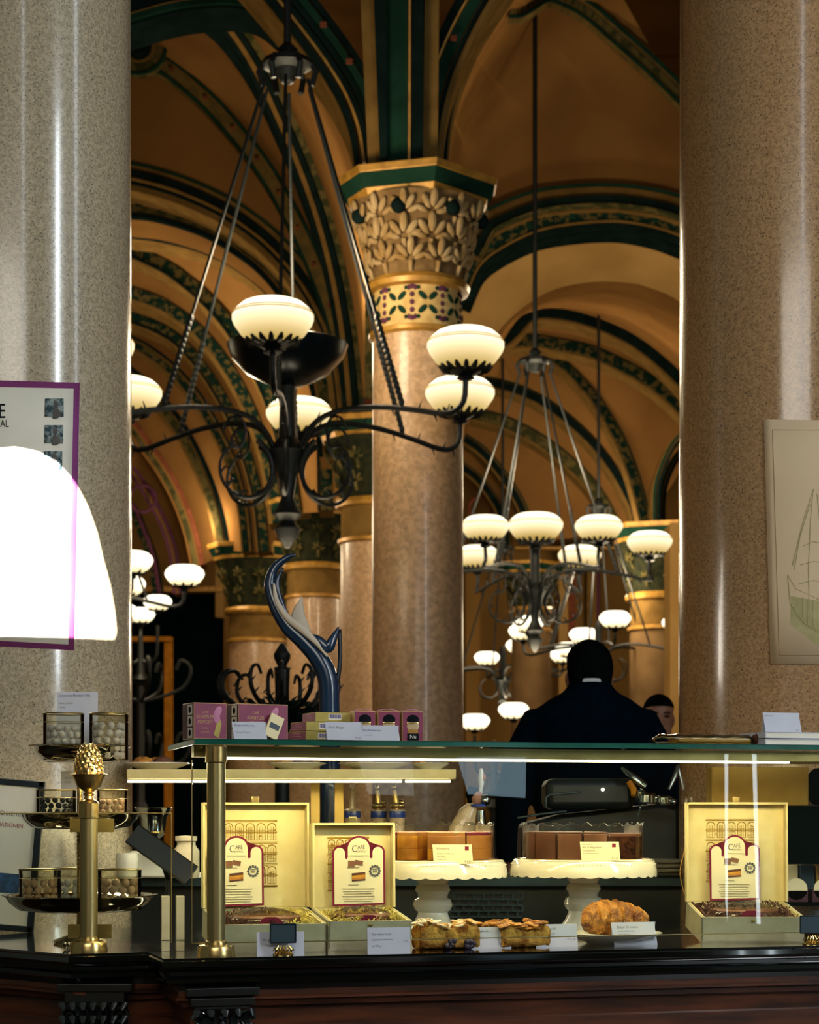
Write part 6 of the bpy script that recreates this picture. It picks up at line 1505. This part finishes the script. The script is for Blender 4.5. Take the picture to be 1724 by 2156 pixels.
area('daylight_window', (4.3, .6, 3.6), (-1.0, 5, 2.2), .5, 3.2, 145, (.88, .96, 1.0))
area('front_fill', (-.2, -1.8, 3.6), (.3, 5, 1.6), 3.2, 1.6, 100, (1, .93, .80))  # unseen fill inside the back wall, added to brighten the front columns
# tall lit windows seen only as reflections
winn = [0]
def refl_col(px, y, col):
    p = on_cyl(px, y, col, 0); n = Vector((p.x-col[0], p.y-col[1], 0)).normalized(); d = (p-Vector((0, 0, CZ))).normalized(); return p, d-2*d.dot(n)*n
def window(name_mat, c, u, w, z0, z1, es, col='#EAF4FF'):
    winn[0] += 1
    m = glow('daylight through window %d' % winn[0], col, es); u = u.normalized()
    b = MB(); b.add([c-u*w/2+Vector((0, 0, z0-c.z)), c+u*w/2+Vector((0, 0, z0-c.z)), c+u*w/2+Vector((0, 0, z1-c.z)), c-u*w/2+Vector((0, 0, z1-c.z))], [(0, 1, 2, 3)])
    o = b.build('window_%d' % winn[0], m, kind='structure', smooth=0)
    f = MB()
    for s in (-1, 1): f.tube([c+u*s*w/2+Vector((0, 0, z0-c.z)), c+u*s*w/2+Vector((0, 0, z1-c.z))], .01, 4)
    f.build('window_frame', M['blackm'], o, kind='structure')
    return o
p, r = refl_col(160, 400, colL); c = p+r*5.5; window('', c, Vector((-r.y, r.x, 0)), .30, 2.6, 6.3, 7)
p, r = refl_col(1690, 450, colR); c = p+r*5.5; window('', c, Vector((-r.y, r.x, 0)), .26, 2.6, 6.3, 5)
p, r = refl_col(1455, 1200, colR); 
def refl_pane(px, py, dist):
    d = Vector(((px-CX)/F, 1, -(py-HY)/F)); o = Vector((0, 0, CZ)); p0 = LW(0, W1, 1.1); k = (p0-o).dot(V)/d.dot(V); p = o+d*k
    r = (d-2*d.dot(V)*V).normalized(); return p+r*dist
def reflection_panel(q, dist, es, col):  # unseen glowing panels added for reflections in the glass, numbered with the windows
    winn[0] += 1; m = glow('pane reflection glow %d' % winn[0], col, es); pts = [refl_pane(x, y, dist) for x, y in q]
    b = MB(); b.add(pts, [(0, 1, 2, 3)]); return b.build('window_%d' % winn[0], m, kind='structure', smooth=0)
reflection_panel([(1525, 1588), (1533, 1588), (1532, 1945), (1527, 1900)], 3.0, 13, '#E8FAFF')
reflection_panel([(1583, 1588), (1592, 1588), (1601, 1945), (1593, 1945)], 3.0, 14, '#E8FAFF')
reflection_panel([(962, 1594), (1108, 1594), (1106, 1680), (985, 1672)], 2.8, 6.5, '#A8C8D8')
reflection_panel([(752, 1594), (868, 1594), (872, 1676), (775, 1672)], 2.8, 3.6, '#D0D4D0')
# ---------- lamps and added fill points ----------
X1 = xx(605, 10.8)
bulb_and_fill(X1, 10.8, 4.25, 100); bulb_and_fill(X1, 10.8, 2.7, 17)
bulb_and_fill(xx(1126, 17.4), 17.4, 4.3, 139); bulb_and_fill(xx(1126, 17.4), 17.4, 2.6, 38); bulb_and_fill(2.4, 18.2, 3.0, 70)
bulb_and_fill(xx(1260, 26), 26, 4.3, 126); bulb_and_fill(xx(1058, 30), 30, 3.0, 67)
bulb_and_fill(xx(330, 19.8), 19.8, 4.3, 139); bulb_and_fill(xx(296, 23.5), 23.3, 4.3, 92)
bulb_and_fill(-.9, 15.5, 5.0, 200); bulb_and_fill(1.9, 15, 4.8, 200); bulb_and_fill(-1.5, 26.5, 5.6, 110); bulb_and_fill(-2.7, 22.3, 5.8, 170); bulb_and_fill(-3.0, 28.0, 5.4, 130); bulb_and_fill(2.6, 24.5, 5.2, 170); bulb_and_fill(2.9, 29.5, 5.0, 170)  # unseen fills between the chandeliers, added to brighten the vault
# case lighting
def area_dir(name, loc, d, sx, sy, e, col, rz):
    l = bpy.data.lights.new(name, 'AREA'); l.shape = 'RECTANGLE'; l.size = sx; l.size_y = sy; l.energy = e; l.color = col
    o = bpy.data.objects.new(name, l); C.objects.link(o); o.location = loc
    zax = -Vector(d).normalized(); xax = U.copy(); yax = zax.cross(xax).normalized(); xax = yax.cross(zax)
    o.rotation_euler = Matrix((xax, yax, zax)).transposed().to_euler(); return o
cc = LW(.66, W1+.022, GT-.041)
area_dir('case_led', cc, V*.75+Vector((0, 0, -.85)), 1.5, .012, 5.2, (1, .80, .40), A0)
cc = LW(.66, .44, GT-.04)
area_dir('case_led_rear', cc, -V*.35+Vector((0, 0, -.9)), 1.5, .012, 4, (1, .88, .60), A0)
area('shelf_led', ((xa+xb)/2, YS+.02, zz(1650, YS)), ((xa+xb)/2, YS-.05, .9), xb-xa, .01, 2.5, (1, .88, .62))
w = bpy.data.worlds.new('ambient'); bpy.context.scene.world = w; w.use_nodes = True
bg = w.node_tree.nodes['Background']; bg.inputs[0].default_value = (.33, .36, .29, 1); bg.inputs[1].default_value = .27
